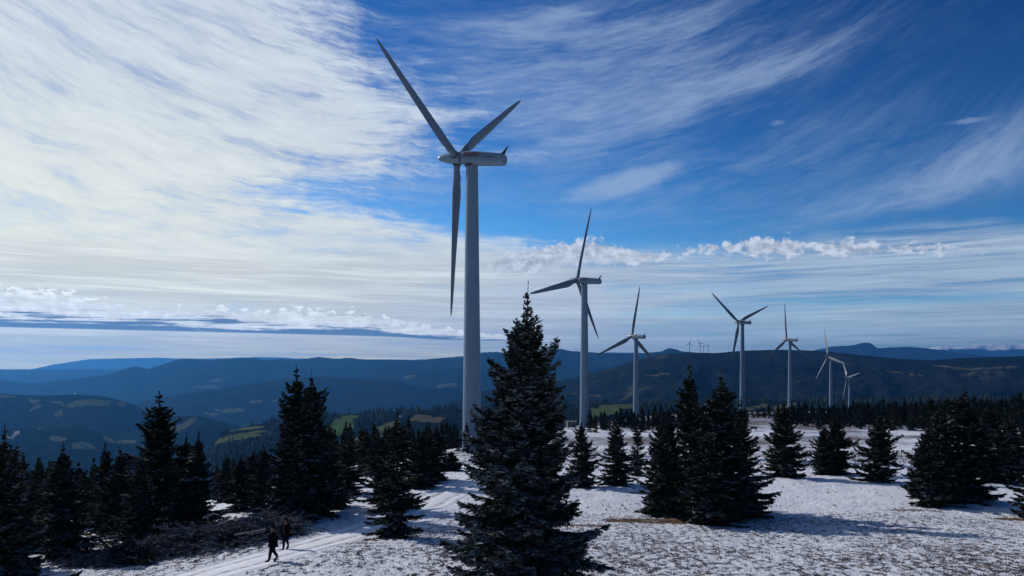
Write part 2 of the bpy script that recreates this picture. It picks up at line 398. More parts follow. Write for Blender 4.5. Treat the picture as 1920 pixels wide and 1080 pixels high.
for rx_, ry_, ra, rb_ in [(9.2, 53, 3.2, 1.2), (11.5, 54.5, 4, 1), (31.5, 58.5, 3.4, .9), (36.5, 54.5, 1.8, .7), (-8.4, 44.2, 1.3, .6), (32.5, 86, 3.5, 1.4), (39.5, 85.5, 2.5, 1.2), (13.5, 70.5, 4, 1), (4.5, 51.0, 2.5, .8)]:
    rust = rust + np.exp(-((gx - rx_) / ra) ** 2 - ((gy - ry_) / rb_) ** 2)
rust = np.clip(rust, 0, 1); moor = np.clip(moor + .9 * rust, 0, 1.3); attr(me, 'rust', rust)
attr(me, 'moor', moor); attr(me, 'lump', near_detail(gx, gy) / 0.17)
ground = tag(link('ground', me), kind='structure')

# ---- trodden track
def track_mat(b):
    co = objco(); u = rd('across')
    n = noise(vmul(co, (1.0, 1.0, 1.0)), 1.6, 5, 0.6); n2 = noise(co, 7.0, 4, 0.7)
    u = u + (noise(co, 0.5, 3, 0.6) - 0.5) * 0.35
    rut = N.m('EXPONENT', -((u - 0.42) * (u - 0.42) * 55.0)) + N.m('EXPONENT', -((u + 0.42) * (u + 0.42) * 55.0))
    f = sstep(rut * 0.42 + (n - 0.5) * 1.6 + (n2 - 0.5) * 0.4, 0.10, 0.55)
    N.put(b.inputs['Base Color'], mix(f * 0.85, rgb(0.74, 0.76, 0.80), rgb(0.36, 0.34, 0.32)))
    bump(b, n2 * 0.4 - rut * 0.4 + n * 0.4, 0.7, 0.12)
M_TRACK = material('trodden_snow', track_mat)
ys = np.linspace(22, 84, 420); us = np.linspace(-1, 1, 15)
Yg, Ug = np.meshgrid(ys, us, indexing='ij')
hw = 1.5 + 0.25 * pn(Yg / 2.2, Ug * 0 + np.sign(Ug) * 5, 8)
Xg = path_x(Yg) - 0.35 * pn(Yg / 4.0, Yg * 0, 77) + Ug * hw / 0.72
Zg = ground_z(Xg, Yg) + near_detail(Xg, Yg) + 0.035 * (1 - np.abs(Ug) ** 6) + 0.012 * pn(Xg / .3, Yg / .3, 5)
Zg = Zg - 0.03 * (np.exp(-(np.abs(Ug) - .42) ** 2 * 55))
Zg = Zg - 0.12 * (np.abs(Ug) > 0.99)
i = np.arange(len(ys) - 1)[:, None] * len(us) + np.arange(len(us) - 1)[None, :]
Fp = np.stack([i, i + 1, i + 1 + len(us), i + len(us)], -1).reshape(-1, 4)
pm_ = mesh_np('path', np.stack([Xg, Yg, Zg + 0.03], -1).reshape(-1, 3), Fp, [M_TRACK], True); attr(pm_, 'across', Ug)
tag(link('path', pm_), kind='structure')

# ---- wooded hills and mountains
def hill_mat(b):
    co = objco(); fl = rd('field'); gr = rd('green'); sn = rd('snowcap')
    n1 = noise(co, 0.028, 4, 0.65); n2 = noise(co, 0.0035, 5, 0.6); n3 = noise(co, 0.0011, 4, 0.6)
    wood = mix(sstep(n1, 0.35, 0.65), rgb(0.003, 0.007, 0.010), rgb(0.010, 0.017, 0.020))
    wood = mix(sstep(n3, 0.42, 0.6), wood, mix(0.5, wood, rgb(0.018, 0.020, 0.022)))
    clear = sstep(n2 + (n3 - 0.5) * 0.5, 0.62, 0.66) * rd('clearing')
    wood = mix(clear, wood, rgb(0.07, 0.07, 0.05))
    n4 = noise(co, 0.009, 4, 0.6)
    fe = sstep(fl + (n2 - 0.5) * 0.5 + (n4 - 0.5) * 0.9, 0.42, 0.52)
    meadow = mix(gr, rgb(0.085, 0.07, 0.05), rgb(0.06, 0.105, 0.028))
    meadow = mix(sstep(n4, 0.4, 0.6) * 0.5, meadow, rgb(0.05, 0.06, 0.03))
    c = mix(fe, wood, meadow)
    c = mix(sstep(sn + (n2 - 0.5) * 0.6 + (noise(co, 0.01, 5, 0.7) - 0.5) * 0.8, 0.4, 0.6), c, rgb(0.8, 0.82, 0.86))
    N.put(b.inputs['Base Color'], c); b.inputs['Roughness'].default_value = 0.95
    b.inputs['Specular IOR Level'].default_value = 0.0
    bump(b, n1 * (1.0 - fe), 0.9, 16.0)
M_HILL = material('wooded_hills', hill_mat)
me, hx, hy, hz = sheet('hills', far_rows, [M_HILL], False)
hpx = pxof(hx, hy); hpy = 680 - (hz - CZ) / np.maximum(hy, 6) * FPX
field = np.zeros_like(hx); green = np.zeros_like(hx)
FIELDS = [  # centre px, py, half width, half height, tilt, depth range, greenness
 (634, 803, 25, 13, -12, 1500, 3000, 1.0), (650, 795, 10, 6, 0, 1500, 3000, .9), (618, 818, 14, 9, -30, 1500, 3000, .7),
 (805, 786, 37, 6, 2, 1500, 3000, 0.0), (730, 797, 24, 6, -18, 1500, 3000, .35), (680, 822, 30, 7, -12, 1200, 3000, .15),
 (440, 820, 48, 5, -9, 1500, 3200, .6), (465, 803, 30, 3, -8, 1500, 3300, .45), (1130, 772, 30, 8, -6, 1500, 3000, .75), (1160, 762, 30, 4, 0, 1500, 3200, .5),
 (344, 798, 20, 5, -18, 3200, 5200, .35), (62, 751, 11, 5, 20, 4500, 6200, .3), (68, 764, 17, 2.4, -24, 4500, 6200, .2), (150, 757, 23, 5.5, -4, 4500, 6200, .3), (190, 756, 19, 4.5, 6, 4500, 6200, .4),
 (105, 754, 14, 2.5, 3, 4500, 6200, .3), (110, 776, 9, 5, -25, 4500, 6200, .2), (10, 743, 14, 2, 4, 4500, 6200, .3), (74, 804.5, 5, 1.6, 0, 3000, 4500, .4),
 (108, 823, 14, 5, 12, 3000, 4500, .2), (158, 836, 22, 6, 6, 3000, 4500, .4), (203, 823, 9, 4, 12, 3000, 4500, .2), (235, 828, 17, 3, -4, 2500, 4500, .4), (228, 757, 6, 4, 30, 4500, 6200, .2),
 (410, 712, 18, 3, -3, 9000, 15000, .3), (385, 725, 30, 2.2, 0, 9000, 15000, .3), (372, 738, 24, 1.6, -4, 9000, 15000, .3), (770, 706, 12, 2.5, -8, 9000, 12000, .3), (838, 722, 22, 3, -8, 8000, 12000, .2),
 (1260, 702, 24, 2.4, 5, 4000, 6500, .1), (1225, 704, 14, 1.2, 0, 4000, 6500, .1), (985, 704, 20, 3, -14, 4000, 9000, .2), (1020, 722, 22, 2, -12, 4000, 6500, .2), (1470, 764, 18, 6, -8, 1500, 5200, .1), (1410, 765, 22, 3, -8, 1500, 5200, .2),
 (1860, 690, 50, 1.6, -2, 4000, 6500, .1), (1700, 700, 60, 1.2, 8, 4000, 6500, .05), (1780, 688, 40, 1.2, 6, 4000, 6500, .05), (430, 770, 26, 3.5, -3, 3000, 9000, .3), (500, 752, 28, 2.2, -3, 3000, 9000, .2), (395, 776, 18, 2.0, 2, 3000, 9000, .3), (1095, 740, 26, 1.6, 4, 3000, 6500, .2)]
for cx, cy, rx, ry, ro, y0, y1, g in FIELDS:
    c, s = math.cos(R(ro)), math.sin(R(ro)); ddx = hpx - cx; ddy = hpy - cy
    u = (ddx * c + ddy * s) / rx; v = (ddy * c - ddx * s) / ry
    nx1 = pn(hpx / (rx * .8), hpy / (ry * 1.1), int(cx)); nx2 = pn(hpx / (rx * .45), hpy / (ry * .8), int(cy))
    u = u + .55 * nx1 + .3 * nx2; v = v + .75 * nx2 + .35 * u * (-1) ** int(cx)
    q = 1.0 - np.maximum(np.abs(u), np.abs(v)) * 0.5
    q = np.where((hy > y0) & (hy < y1) & (hy > 0), q, 0)
    green = np.where(q > field, g, green); field = np.maximum(field, q)
attr(me, 'field', field); attr(me, 'green', green)
attr(me, 'snowcap', 1.3 * np.clip((hz - CZ - 440) / 120.0, 0, 1) * (hy > 24000) * (hpx > 1650))
attr(me, 'clearing', ((hy > 3500) & (hy < 12000)) * 0.6 * ss(hpx, 900, 1200) + ((hy < 3500)) * 0.25)
hills = tag(link('hills', me), kind='structure')

# ---- air
bm = bmesh.new(); bmesh.ops.create_cube(bm, size=1.0)
for v in bm.verts:
    v.co.x *= 76000; v.co.y *= 76000; v.co.z = -640.0 if v.co.z < 0 else 760.0
hm = bpy.data.meshes.new('haze'); bm.to_mesh(hm); bm.free()
mt = bpy.data.materials.new('haze'); mt.use_nodes = True; nt = mt.node_tree; nt.nodes.clear()
pv = nt.nodes.new('ShaderNodeVolumePrincipled'); om = nt.nodes.new('ShaderNodeOutputMaterial'); nt.links.new(pv.outputs[0], om.inputs['Volume'])
pv.inputs['Color'].default_value = HAZE_COL; pv.inputs['Density'].default_value = HAZE_D; pv.inputs['Anisotropy'].default_value = 0.4
hm.materials.append(mt)
tag(link('haze', hm), kind='stuff', label='blue air thickening over the far valleys', cat='haze')

# ---------------------------------------------------------------- materials of the things
def paint(name, c, rough=0.5, var=0.12, scale=0.6, metal=0.0):
    def f(b):
        co = objco(); n = noise(vmul(co, (1, 1, 0.25)), scale, 5, 0.6)
        d = rgb(*[v * (1 - var * 2) for v in c])
        N.put(b.inputs['Base Color'], mix(sstep(n, 0.3, 0.7), d, rgb(*c))); b.inputs['Roughness'].default_value = rough
        b.inputs['Metallic'].default_value = metal
    return material(name, f)
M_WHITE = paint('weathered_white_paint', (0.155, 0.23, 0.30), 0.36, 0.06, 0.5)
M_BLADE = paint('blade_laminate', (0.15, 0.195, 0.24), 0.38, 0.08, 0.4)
M_DARK = paint('dark_metal', (0.05, 0.055, 0.06), 0.5)
M_RED = paint('faded_red_lettering', (0.16, 0.06, 0.07), 0.6)
M_CONC = paint('concrete', (0.28, 0.28, 0.27), 0.9, 0.2, 2.0)

def loft(rings, cap=True):
    V = [p for r in rings for p in r]; n = len(rings[0]); bm = bmesh.new()
    vs = [bm.verts.new(p) for p in V]
    for i in range(len(rings) - 1):
        for j in range(n):
            a, b = i * n + j, i * n + (j + 1) % n
            bm.faces.new((vs[a], vs[b], vs[b + n], vs[a + n]))
    if cap:
        bm.faces.new(vs[:n][::-1]); bm.faces.new(vs[-n:])
    bmesh.ops.recalc_face_normals(bm, faces=bm.faces)
    return bm
def fin(bm, name, mats, smooth=True, parent=None, sharp=40):
    me = bpy.data.meshes.new(name); bm.to_mesh(me); bm.free()
    for m in (mats if isinstance(mats, (list, tuple)) else [mats]): me.materials.append(m)
    if smooth:
        me.polygons.foreach_set('use_smooth', [True] * len(me.polygons)); me.set_sharp_from_angle(angle=R(sharp))
    return link(name, me, parent)
def circ(z, r, n=40): return [(r * math.cos(2 * math.pi * k / n), r * math.sin(2 * math.pi * k / n), z) for k in range(n)]
def tube(p, q, r0, r1, n=8):
    p, q = Vector(p), Vector(q); d = (q - p).normalized(); a = d.orthogonal().normalized(); b = d.cross(a)
    def ring(c, r): return [tuple(c + a * r * math.cos(2 * math.pi * k / n) + b * r * math.sin(2 * math.pi * k / n)) for k in range(n)]
    return ring(p, r0), ring(q, r1)
def box_bm(bm, cx, cy, cz, sx, sy, sz, bevel=0.0):
    r = bmesh.ops.create_cube(bm, size=1.0)
    for v in r['verts']: v.co = Vector((cx + v.co.x * sx, cy + v.co.y * sy, cz + v.co.z * sz))
    if bevel:
        es = list({e for v in r['verts'] for e in v.link_edges}); bmesh.ops.bevel(bm, geom=es, offset=bevel, segments=2, affect='EDGES')

# ---------------------------------------------------------------- wind turbines (local +Y is the way the nose points)
HUB = 60.0
def make_turbine():
    root = empty('wind_turbine')
    rings = []
    for k in range(25):
        t = k / 24; z = -4 + t * (HUB - 1.55 + 4); tt = max(0, z) / HUB
        rings.append(circ(z, 1.95 - 0.78 * tt ** 0.92, 48))
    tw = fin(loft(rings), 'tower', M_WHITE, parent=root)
    for zf in (1.2, 21.0, 41.0):
        r = 1.95 - 0.78 * (zf / HUB) ** 0.92 + 0.025
        fin(loft([circ(zf - .07, r, 48), circ(zf + .07, r, 48)]), 'flange', M_WHITE, parent=tw)
    bm = bmesh.new(); box_bm(bm, 1.86, 0, 1.6, 0.14, 0.9, 2.1, 0.03); fin(bm, 'door', M_DARK, parent=tw)
    # nacelle: a rounded box lofted along Y, tail at -7.4
    def sq(y, w, h, zc, pw=3.2, n=36):
        o = []
        for k in range(n):
            a = 2 * math.pi * k / n; c, s = math.cos(a), math.sin(a)
            o.append((w / 2 * math.copysign(abs(c) ** (2 / pw), c), y, zc + h / 2 * math.copysign(abs(s) ** (2 / pw), s)))
        return o
    ys = [(2.15, 1.9, 1.9, 0), (2.0, 2.35, 2.35, 0), (1.6, 2.6, 2.62, 0), (-1.0, 2.75, 2.68, -.02), (-4.5, 2.7, 2.4, -.12), (-6.6, 2.6, 2.25, -.2), (-7.15, 2.3, 2.0, -.22), (-7.4, 1.6, 1.4, -.24)]
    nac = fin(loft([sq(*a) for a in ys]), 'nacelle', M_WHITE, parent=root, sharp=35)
    bm = loft([sq(2.35, 1.7, 1.7, 0, 2), sq(2.12, 1.75, 1.75, 0, 2)]); fin(bm, 'shaft_ring', M_DARK, parent=nac)
    bm = loft([circ(HUB * 0 - 1.72, 1.24, 32), circ(-1.25, 1.3, 32)]); fin(bm, 'yaw_ring', M_DARK, parent=nac)
    bm = bmesh.new()   # tail fin carrying the wind vane
    pts = [(-6.2, 0.9), (-7.2, 0.9), (-7.35, 1.5), (-7.75, 2.5), (-7.45, 2.3), (-6.9, 1.6)]
    a = [bm.verts.new((-.06, y, z)) for y, z in pts]; b = [bm.verts.new((.06, y, z)) for y, z in pts]
    bm.faces.new(a); bm.faces.new(b[::-1])
    for k in range(len(pts)): bm.faces.new((a[k], b[k], b[(k + 1) % len(pts)], a[(k + 1) % len(pts)]))
    bmesh.ops.recalc_face_normals(bm, faces=bm.faces); fin(bm, 'tail_fin', M_DARK, False, nac)
    for sgn in (-1, 1):   # two faded lines of lettering on either flank, too worn to read
        bm = bmesh.new(); rr = random.Random(3)
        for row, (z, h) in enumerate(((0.72, 0.34), (0.30, 0.34))):
            y = 1.1
            while y > -2.3:
                w = rr.uniform(.16, .34); box_bm(bm, sgn * 1.365, y, z, .03, w, h * rr.uniform(.85, 1.0)); y -= w + 0.07
        box_bm(bm, sgn * 1.372, -.55, 0.03, .03, 3.3, .05)
        fin(bm, 'lettering', M_RED, False, nac)
        bm = bmesh.new(); box_bm(bm, sgn * 1.37, -3.6, 0.1, .03, 2.6, .05); box_bm(bm, sgn * 1.37, -4.9, 0.02, .05, .3, .25); fin(bm, 'hatch_seam', M_DARK, False, nac)
    # spinner
    prof = [(2.3, 0.95), (2.45, 1.22), (3.3, 1.30), (4.6, 1.12), (6.0, 0.86), (7.1, 0.62), (7.6, 0.42), (7.75, 0.2)]
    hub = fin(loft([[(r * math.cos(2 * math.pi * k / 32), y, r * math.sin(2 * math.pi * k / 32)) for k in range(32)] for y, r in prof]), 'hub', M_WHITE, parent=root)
    # blade along +Z, leading edge towards +X
    rings = []; n = 20
    for k in range(34):
        t = (k / 33) ** .85; r = 0.9 + t * 30.9
        if t < .06: ch, th = 1.35, 1.3
        else:
            u = (t - .06) / .94; ch = 1.35 + (2.65 - 1.35) * min(1, u / .14) ** .8 if u < .14 else 2.65 * (.30 + .70 * (1 - (u - .14) / .86) ** 1.0) * (1 - ((u - .14) / .86) ** 14) ** .5
            th = max(.05, ch * (0.9 * math.exp(-u * 14) + .2))
        ch = max(ch, .12)
        tw_ = R(13 * (1 - t) ** 2 + 2); off = .12 * ch if t > .06 else 0; ring = []
        for j in range(n):
            a = 2 * math.pi * j / n; x = math.cos(a); y = math.sin(a) * (0.62 - 0.38 * -x if t > .1 else 1) * (1.0)
            xx = x * ch / 2 - off; yy = y * th / 2
            ring.append((xx * math.cos(tw_) - yy * math.sin(tw_), xx * math.sin(tw_) + yy * math.cos(tw_), r))
        rings.append(ring)
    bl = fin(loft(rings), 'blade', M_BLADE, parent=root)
    bm = loft([circ(.6, .80, 24), circ(1.42, .80, 24)]); fin(bm, 'root_collar', M_DARK, parent=bl)
    for k in range(2): copy_tree(bl, root)
    for o in (nac, hub): o.location = (0, 0, HUB)
    return root
proto = make_turbine()
TURB = [  # hub pixel, depth, azimuth, phase, label
 ((857, 297), 149, -64.7, 172.6, 7.0, -.1, 'nearest and tallest wind turbine, one blade hanging straight down beside its tower'),
 ((1082, 526), 298, -53.6, 16.3, 4.5, 1.7, 'second wind turbine in the row, just right of the tall central spruce'),
 ((1185, 631), 458, -36.0, 128.7, 2.0, -2.0, 'third wind turbine in the row, right of the one beside the concrete hut'),
 ((1385, 604), 517, -28.7, 67.6, 3.8, 2.5, 'wind turbine with its blades in a Y shape behind the spruce cluster'),
 ((1475, 637), 648, -32.5, -4.9, 3.7, 3.5, 'wind turbine with one blade pointing straight up, fifth in the row'),
 ((1552, 669), 767, -96.7, 137.7, 2.7, .2, 'small distant wind turbine with pale hub, second from last in the row'),
 ((1588, 708), 1005, -91.3, 43.1, 6.0, -3.0, 'faint last wind turbine of the row, its hub below the hill skyline')]
for i, (h, D, az, ph, tl, cone, lab) in enumerate(TURB):
    o = proto if i == 0 else copy_tree(proto)
    Hc = Vector(((h[0] - 960) / FPX * D, D, CZ + (680 - h[1]) / FPX * D))
    a = R(az); n = Vector((math.sin(a), math.cos(a), 0)); tilt = R(tl); tower = Hc - n * 3.4 * math.cos(tilt)
    g = gz(tower.x, tower.y); sz = (Hc.z - 3.4 * math.sin(tilt) - g) / HUB
    o.location = (tower.x, tower.y, g); o.rotation_euler = (0, 0, -a)
    tag(o, lab, 'wind turbine', 'row of wind turbines along the ridge')
    kids = {}
    for ch in o.children: kids.setdefault(ch.name.split('.')[0], []).append(ch)
    top = Hc.z - 3.4 * math.sin(tilt) - g
    kids['tower'][0].scale = (1, 1, sz)
    T = Matrix.Translation((0, 0, top)) @ Matrix.Rotation(tilt, 4, 'X')
    kids['nacelle'][0].matrix_local = T; kids['hub'][0].matrix_local = T
    for k, b in enumerate(kids['blade']):
        b.matrix_local = T @ Matrix.Translation((0, 3.4, 0)) @ Matrix.Rotation(R(ph + 120 * k), 4, 'Y') @ Matrix.Rotation(R(-cone), 4, 'X')
# four tiny turbines on the far skyline
def make_far_turbine():
    root = empty('distant_turbine')
    fin(loft([circ(-12, 2.4, 8), circ(66, 1.5, 8)]), 'tower', M_WHITE, parent=root)
    bm = bmesh.new(); box_bm(bm, 0, -2, 67, 3.2, 10, 3.4, .4); fin(bm, 'nacelle', M_WHITE, parent=root)
    bm = loft([circ(0, 1.6, 6), circ(8, 1.9, 6), circ(33, .5, 6)])
    for v in bm.verts: v.co.y *= .45
    b = fin(bm, 'blade', M_BLADE, parent=root)
    for k in range(2): copy_tree(b, root)
    return root
fp = make_far_turbine()
for i, (px, Y, ph, yaw, lab) in enumerate([(1293, 5150, 8, -15, 'leftmost of the tiny turbines on the far skyline'), (1313, 5150, -30, 10, 'tallest of the tiny turbines on the far skyline, blades in a Y'),
        (1319, 5180, 12, -40, 'tiny turbine right beside the tallest one on the far skyline'), (1328, 5160, 45, 20, 'rightmost and smallest of the tiny turbines on the far skyline')]):
    o = fp if i == 0 else copy_tree(fp)
    x, y = at_px(px, Y); o.location = (x, y, gz(x, y) - 2); o.rotation_euler = (0, 0, R(yaw)); tag(o, lab, 'wind turbine', 'tiny turbines on the far skyline')
    if i > 1: o.scale = (.8, .8, .75)
    for k, b in enumerate([c for c in o.children if c.name.startswith('blade')]):
        b.matrix_local = Matrix.Translation((0, 4, 67)) @ Matrix.Rotation(R(ph + 120 * k), 4, 'Y')

# ---------------------------------------------------------------- spruces
def needle_mat(b):
    co = objco(); sn = rd('frost')
    n = noise(co, 3.0, 3, 0.6); n2 = noise(co, 0.9, 2, 0.5)
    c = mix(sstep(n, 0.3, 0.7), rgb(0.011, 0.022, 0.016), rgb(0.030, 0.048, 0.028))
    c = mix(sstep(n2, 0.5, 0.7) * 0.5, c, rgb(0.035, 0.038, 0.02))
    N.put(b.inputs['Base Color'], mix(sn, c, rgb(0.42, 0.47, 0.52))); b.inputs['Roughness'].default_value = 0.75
    b.inputs['Specular IOR Level'].default_value = 0.12
def bark_mat(b):
    co = objco(); n = noise(vmul(co, (1, 1, .35)), 9.0, 5, 0.7)
    N.put(b.inputs['Base Color'], mix(n, rgb(0.02, 0.016, 0.013), rgb(0.09, 0.07, 0.055))); bump(b, n, 0.8, 0.04)
M_NEEDLE = material('spruce_needles', needle_mat); M_BARK = material('spruce_bark', bark_mat)
def norm(v): return v / (np.linalg.norm(v, axis=-1, keepdims=True) + 1e-9)
class Sprays:
    """collects tapering three-sided needle sprays"""
    def __init__(s): s.P = []; s.Q = []; s.W = []; s.Fr = []
    def add(s, P, Q, W, F): s.P.append(P); s.Q.append(Q); s.W.append(W); s.Fr.append(F)
    def mesh(s, name, rng, blades=2):
        P = np.concatenate(s.P); Q = np.concatenate(s.Q); W = np.concatenate(s.W); Fr = np.concatenate(s.Fr)
        n = len(P); d = norm(Q - P); up = np.tile([0, 0, 1.0], (n, 1)) + rng.normal(0, .25, (n, 3))
        a = norm(np.cross(d, up)); b = np.cross(d, a); L = np.linalg.norm(Q - P, axis=1)[:, None]
        Vs, Fs = [], []; off = 0
        for k in range(blades):
            th = rng.uniform(-.5, .5, (n, 1)) + k * math.pi / blades
            e = a * np.cos(th) + b * np.sin(th); w = W[:, None]
            quad = np.stack([P - e * w * .35, P + d * L * .55 - e * w, Q, P + d * L * .5 + e * w, P + e * w * .35], 1)
            quad = quad + rng.normal(0, .012, quad.shape) * np.minimum(1, L[:, None] * 3)
            Vs.append(quad.reshape(-1, 3)); base = off + np.arange(n)[:, None] * 5
            Fs.append(base + np.array([[0, 1, 3]])); Fs.append(base + np.array([[1, 2, 3]])); Fs.append(base + np.array([[0, 3, 4]])); off += n * 5
        V = np.concatenate(Vs); F = np.concatenate(Fs)
        me = mesh_np(name, V, F, [M_NEEDLE]); attr(me, 'frost', np.tile(np.repeat(Fr, 5), blades)); return me
def spruce(seed, H, Rb, twig=0.10, whorl=0.30, nb=6, z0=0.35, power=0.85, frost=0.1, width=0.035, ragged=0.25, leader=0.7, twist=0.0, sub=True, gaps=0.0):
    rng = np.random.RandomState(seed); S_ = Sprays(); wood = []
    secs = rng.uniform(1 - ragged, 1 + ragged, 9); z = z0
    while z < H - leader * .35:
        f = z / H; n = nb if z < H - leader * 1.6 else 3; ph = rng.uniform(0, 6.28)
        for k in range(n):
            if rng.rand() < gaps: continue
            az = ph + k * 6.283 / n + rng.normal(0, .22); zz = z + rng.normal(0, whorl * .3)
            if zz > H - .15 or zz < .1: continue
            g = max(0.0, 1 - zz / H); prof = g ** power * (1.0 if zz > H * .12 else .8 + .2 * zz / (H * .12))
            L = Rb * prof * secs[int(((az + zz * .7) % 6.283) / 6.284 * 9)] * rng.uniform(.6, 1.2) + .12
            if rng.rand() < .08 and .3 < f < .85: L *= 1.3
            L *= .50 if z > H - leader * 1.6 else 1.0
            e0 = R(-9 + 56 * f ** 1.1 + rng.normal(0, 12)); m = max(4, int(L / .22) + 2); s = np.linspace(0, 1, m)
            ang = e0 - R(16) * np.sin(s * 3.0) * (1 - f) + R(30) * s ** 2 * (.5 + .5 * f) + R(rng.normal(0, 6)) * s
            azs = az + rng.normal(0, .12) * s
            st = L / (m - 1); dx = np.cos(ang) * np.cos(azs); dy = np.cos(ang) * np.sin(azs); dz = np.sin(ang)
            pts = np.stack([np.cumsum(dx), np.cumsum(dy), np.cumsum(dz)], 1) * st; pts -= pts[0]; pts[:, 2] += zz
            wood.append((pts, .008 + .012 * L))
            nt = max(5, int(L / twig)); u = np.linspace(.10, .985, nt) + rng.normal(0, .3 / nt, nt); u = np.clip(u, .05, 1)
            for side in (-1, 1):
                idx = u * (m - 1); i0 = np.minimum(idx.astype(int), m - 2); fr = (idx - i0)[:, None]
                p = pts[i0] * (1 - fr) + pts[i0 + 1] * fr; d = norm(pts[i0 + 1] - pts[i0])
                lat = norm(np.cross(d, [0, 0, 1.0])) * side; tl = (.10 + .42 * L * (1 - u) ** .8 * np.minimum(1, u * 4 + .3)) * rng.uniform(.6, 1.25, nt)
                tl = np.minimum(tl, .75); sp = R(48) + rng.normal(0, .18, nt)
                dr = (-.28 * (1 - f) + rng.normal(0, .16, nt))[:, None]
                td = norm(d * np.cos(sp)[:, None] + lat * np.sin(sp)[:, None] + np.array([0, 0, 1.0]) * dr)
                q = p + td * tl[:, None]; fr_ = (rng.rand(nt) < frost * 2.5 * (1 - .5 * f)) * rng.uniform(.15, .8, nt)
                S_.add(p, q, np.full(nt, width), fr_)
                if sub:
                    for r in (.28, .55, .8):
                        for s2 in (-1, 1):
                            sel = tl > .18; pp = p[sel] + td[sel] * tl[sel, None] * r
                            l2 = norm(np.cross(td[sel], [0, 0, 1.0])) * s2; d2 = norm(td[sel] * .75 + l2 * .65 + np.array([0, 0, 1.0]) * (rng.normal(-.12, .2, sel.sum())[:, None]))
                            q2 = pp + d2 * (tl[sel] * (1 - r) * .75 + .05)[:, None]; S_.add(pp, q2, np.full(sel.sum(), width * .8), fr_[sel] * rng.uniform(.4, 1, sel.sum()))
            # needles along the branch itself
            S_.add(pts[:-1], pts[1:] + (pts[1:] - pts[:-1]) * .35, np.full(m - 1, width), np.zeros(m - 1))
        z += whorl * rng.uniform(.75, 1.25) * (1 - .25 * f) * (1.5 if z > H - leader * 1.6 else 1)
    # leader
    zl = np.linspace(H - leader, H - .06, 8); P = np.stack([zl * 0, zl * 0, zl], 1)
    S_.add(P, P + [0, 0, .16], np.full(8, width * .8), np.zeros(8))
    crown = S_.mesh('crown', rng)
    # trunk with its limbs
    bm = bmesh.new(); n = 8; rings = []
    for t in np.linspace(0, 1, 9):
        r = (0.012 * H + .03) * (1 - t) ** .9 + .008; zz = -0.3 + t * (H + .3)
        rings.append([bm.verts.new((r * math.cos(6.283 * k / n), r * math.sin(6.283 * k / n), zz)) for k in range(n)])
    for a, b in zip(rings, rings[1:]):
        for k in range(n): bm.faces.new((a[k], a[(k + 1) % n], b[(k + 1) % n], b[k]))
    for pts, r in wood[::1 if sub else 2]:
        pr = None
        for j, t in enumerate(np.linspace(0, 1, 4)):
            i0 = t * (len(pts) - 1); a = int(min(i0, len(pts) - 2)); c = pts[a] + (pts[a + 1] - pts[a]) * (i0 - a)
            d = pts[a + 1] - pts[a]; e = np.cross(d, [0, 0, 1.0]); e /= np.linalg.norm(e) + 1e-9; rr = r * (1 - .85 * t)
            ring = [bm.verts.new(c + e * rr), bm.verts.new(c + np.array([0, 0, rr])), bm.verts.new(c - e * rr)]
            if pr:
                for k in range(3): bm.faces.new((pr[k], pr[(k + 1) % 3], ring[(k + 1) % 3], ring[k]))
            pr = ring
    tm = bpy.data.meshes.new('trunk'); bm.to_mesh(tm); bm.free(); tm.materials.append(M_BARK)
    return crown, tm, H
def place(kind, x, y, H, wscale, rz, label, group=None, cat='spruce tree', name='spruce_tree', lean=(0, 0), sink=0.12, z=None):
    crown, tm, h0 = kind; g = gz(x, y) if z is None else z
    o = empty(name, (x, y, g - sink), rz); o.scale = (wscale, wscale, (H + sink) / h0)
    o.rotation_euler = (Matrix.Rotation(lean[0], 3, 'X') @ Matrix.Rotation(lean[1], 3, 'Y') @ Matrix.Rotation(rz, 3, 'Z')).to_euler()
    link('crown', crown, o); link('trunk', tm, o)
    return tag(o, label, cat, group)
def height_for(px, apex, Y):
    x, y = at_px(px, Y); return (CZ + (680 - apex) / FPX * Y) - gz(x, y)

K_HERO = spruce(14, 12.6, 3.45, twig=.085, whorl=.21, nb=9, z0=.5, power=.90, frost=.24, width=.027, ragged=.24, leader=1.4, gaps=.03)
K_MID = [spruce(20 + k, 11.0, rb, twig=.12, whorl=.30, nb=6, z0=.25, power=pw, frost=fr, width=.045, ragged=.36, leader=1.0, gaps=gp)
         for k, (rb, pw, fr, gp) in enumerate([(2.6, .85, .12, .05), (2.3, .78, .10, .10), (2.9, .95, .16, .05), (1.6, .62, .12, .30)])]
K_BUSH = [spruce(40 + k, 7.0, rb, twig=.14, whorl=.28, nb=7, z0=.15, power=pw, frost=.12, width=.05, ragged=.3, leader=.5) for k, (rb, pw) in enumerate([(2.1, .62), (2.4, .72)])]
K_LOW = [spruce(60 + k, 10.0, rb, twig=.30, whorl=.55, nb=5, z0=.3, power=pw, frost=.02, width=.15, ragged=.3, leader=.7, sub=False) for k, (rb, pw) in enumerate([(1.9, .8), (1.5, .7), (2.2, .9)])]
rt = random.Random(5)
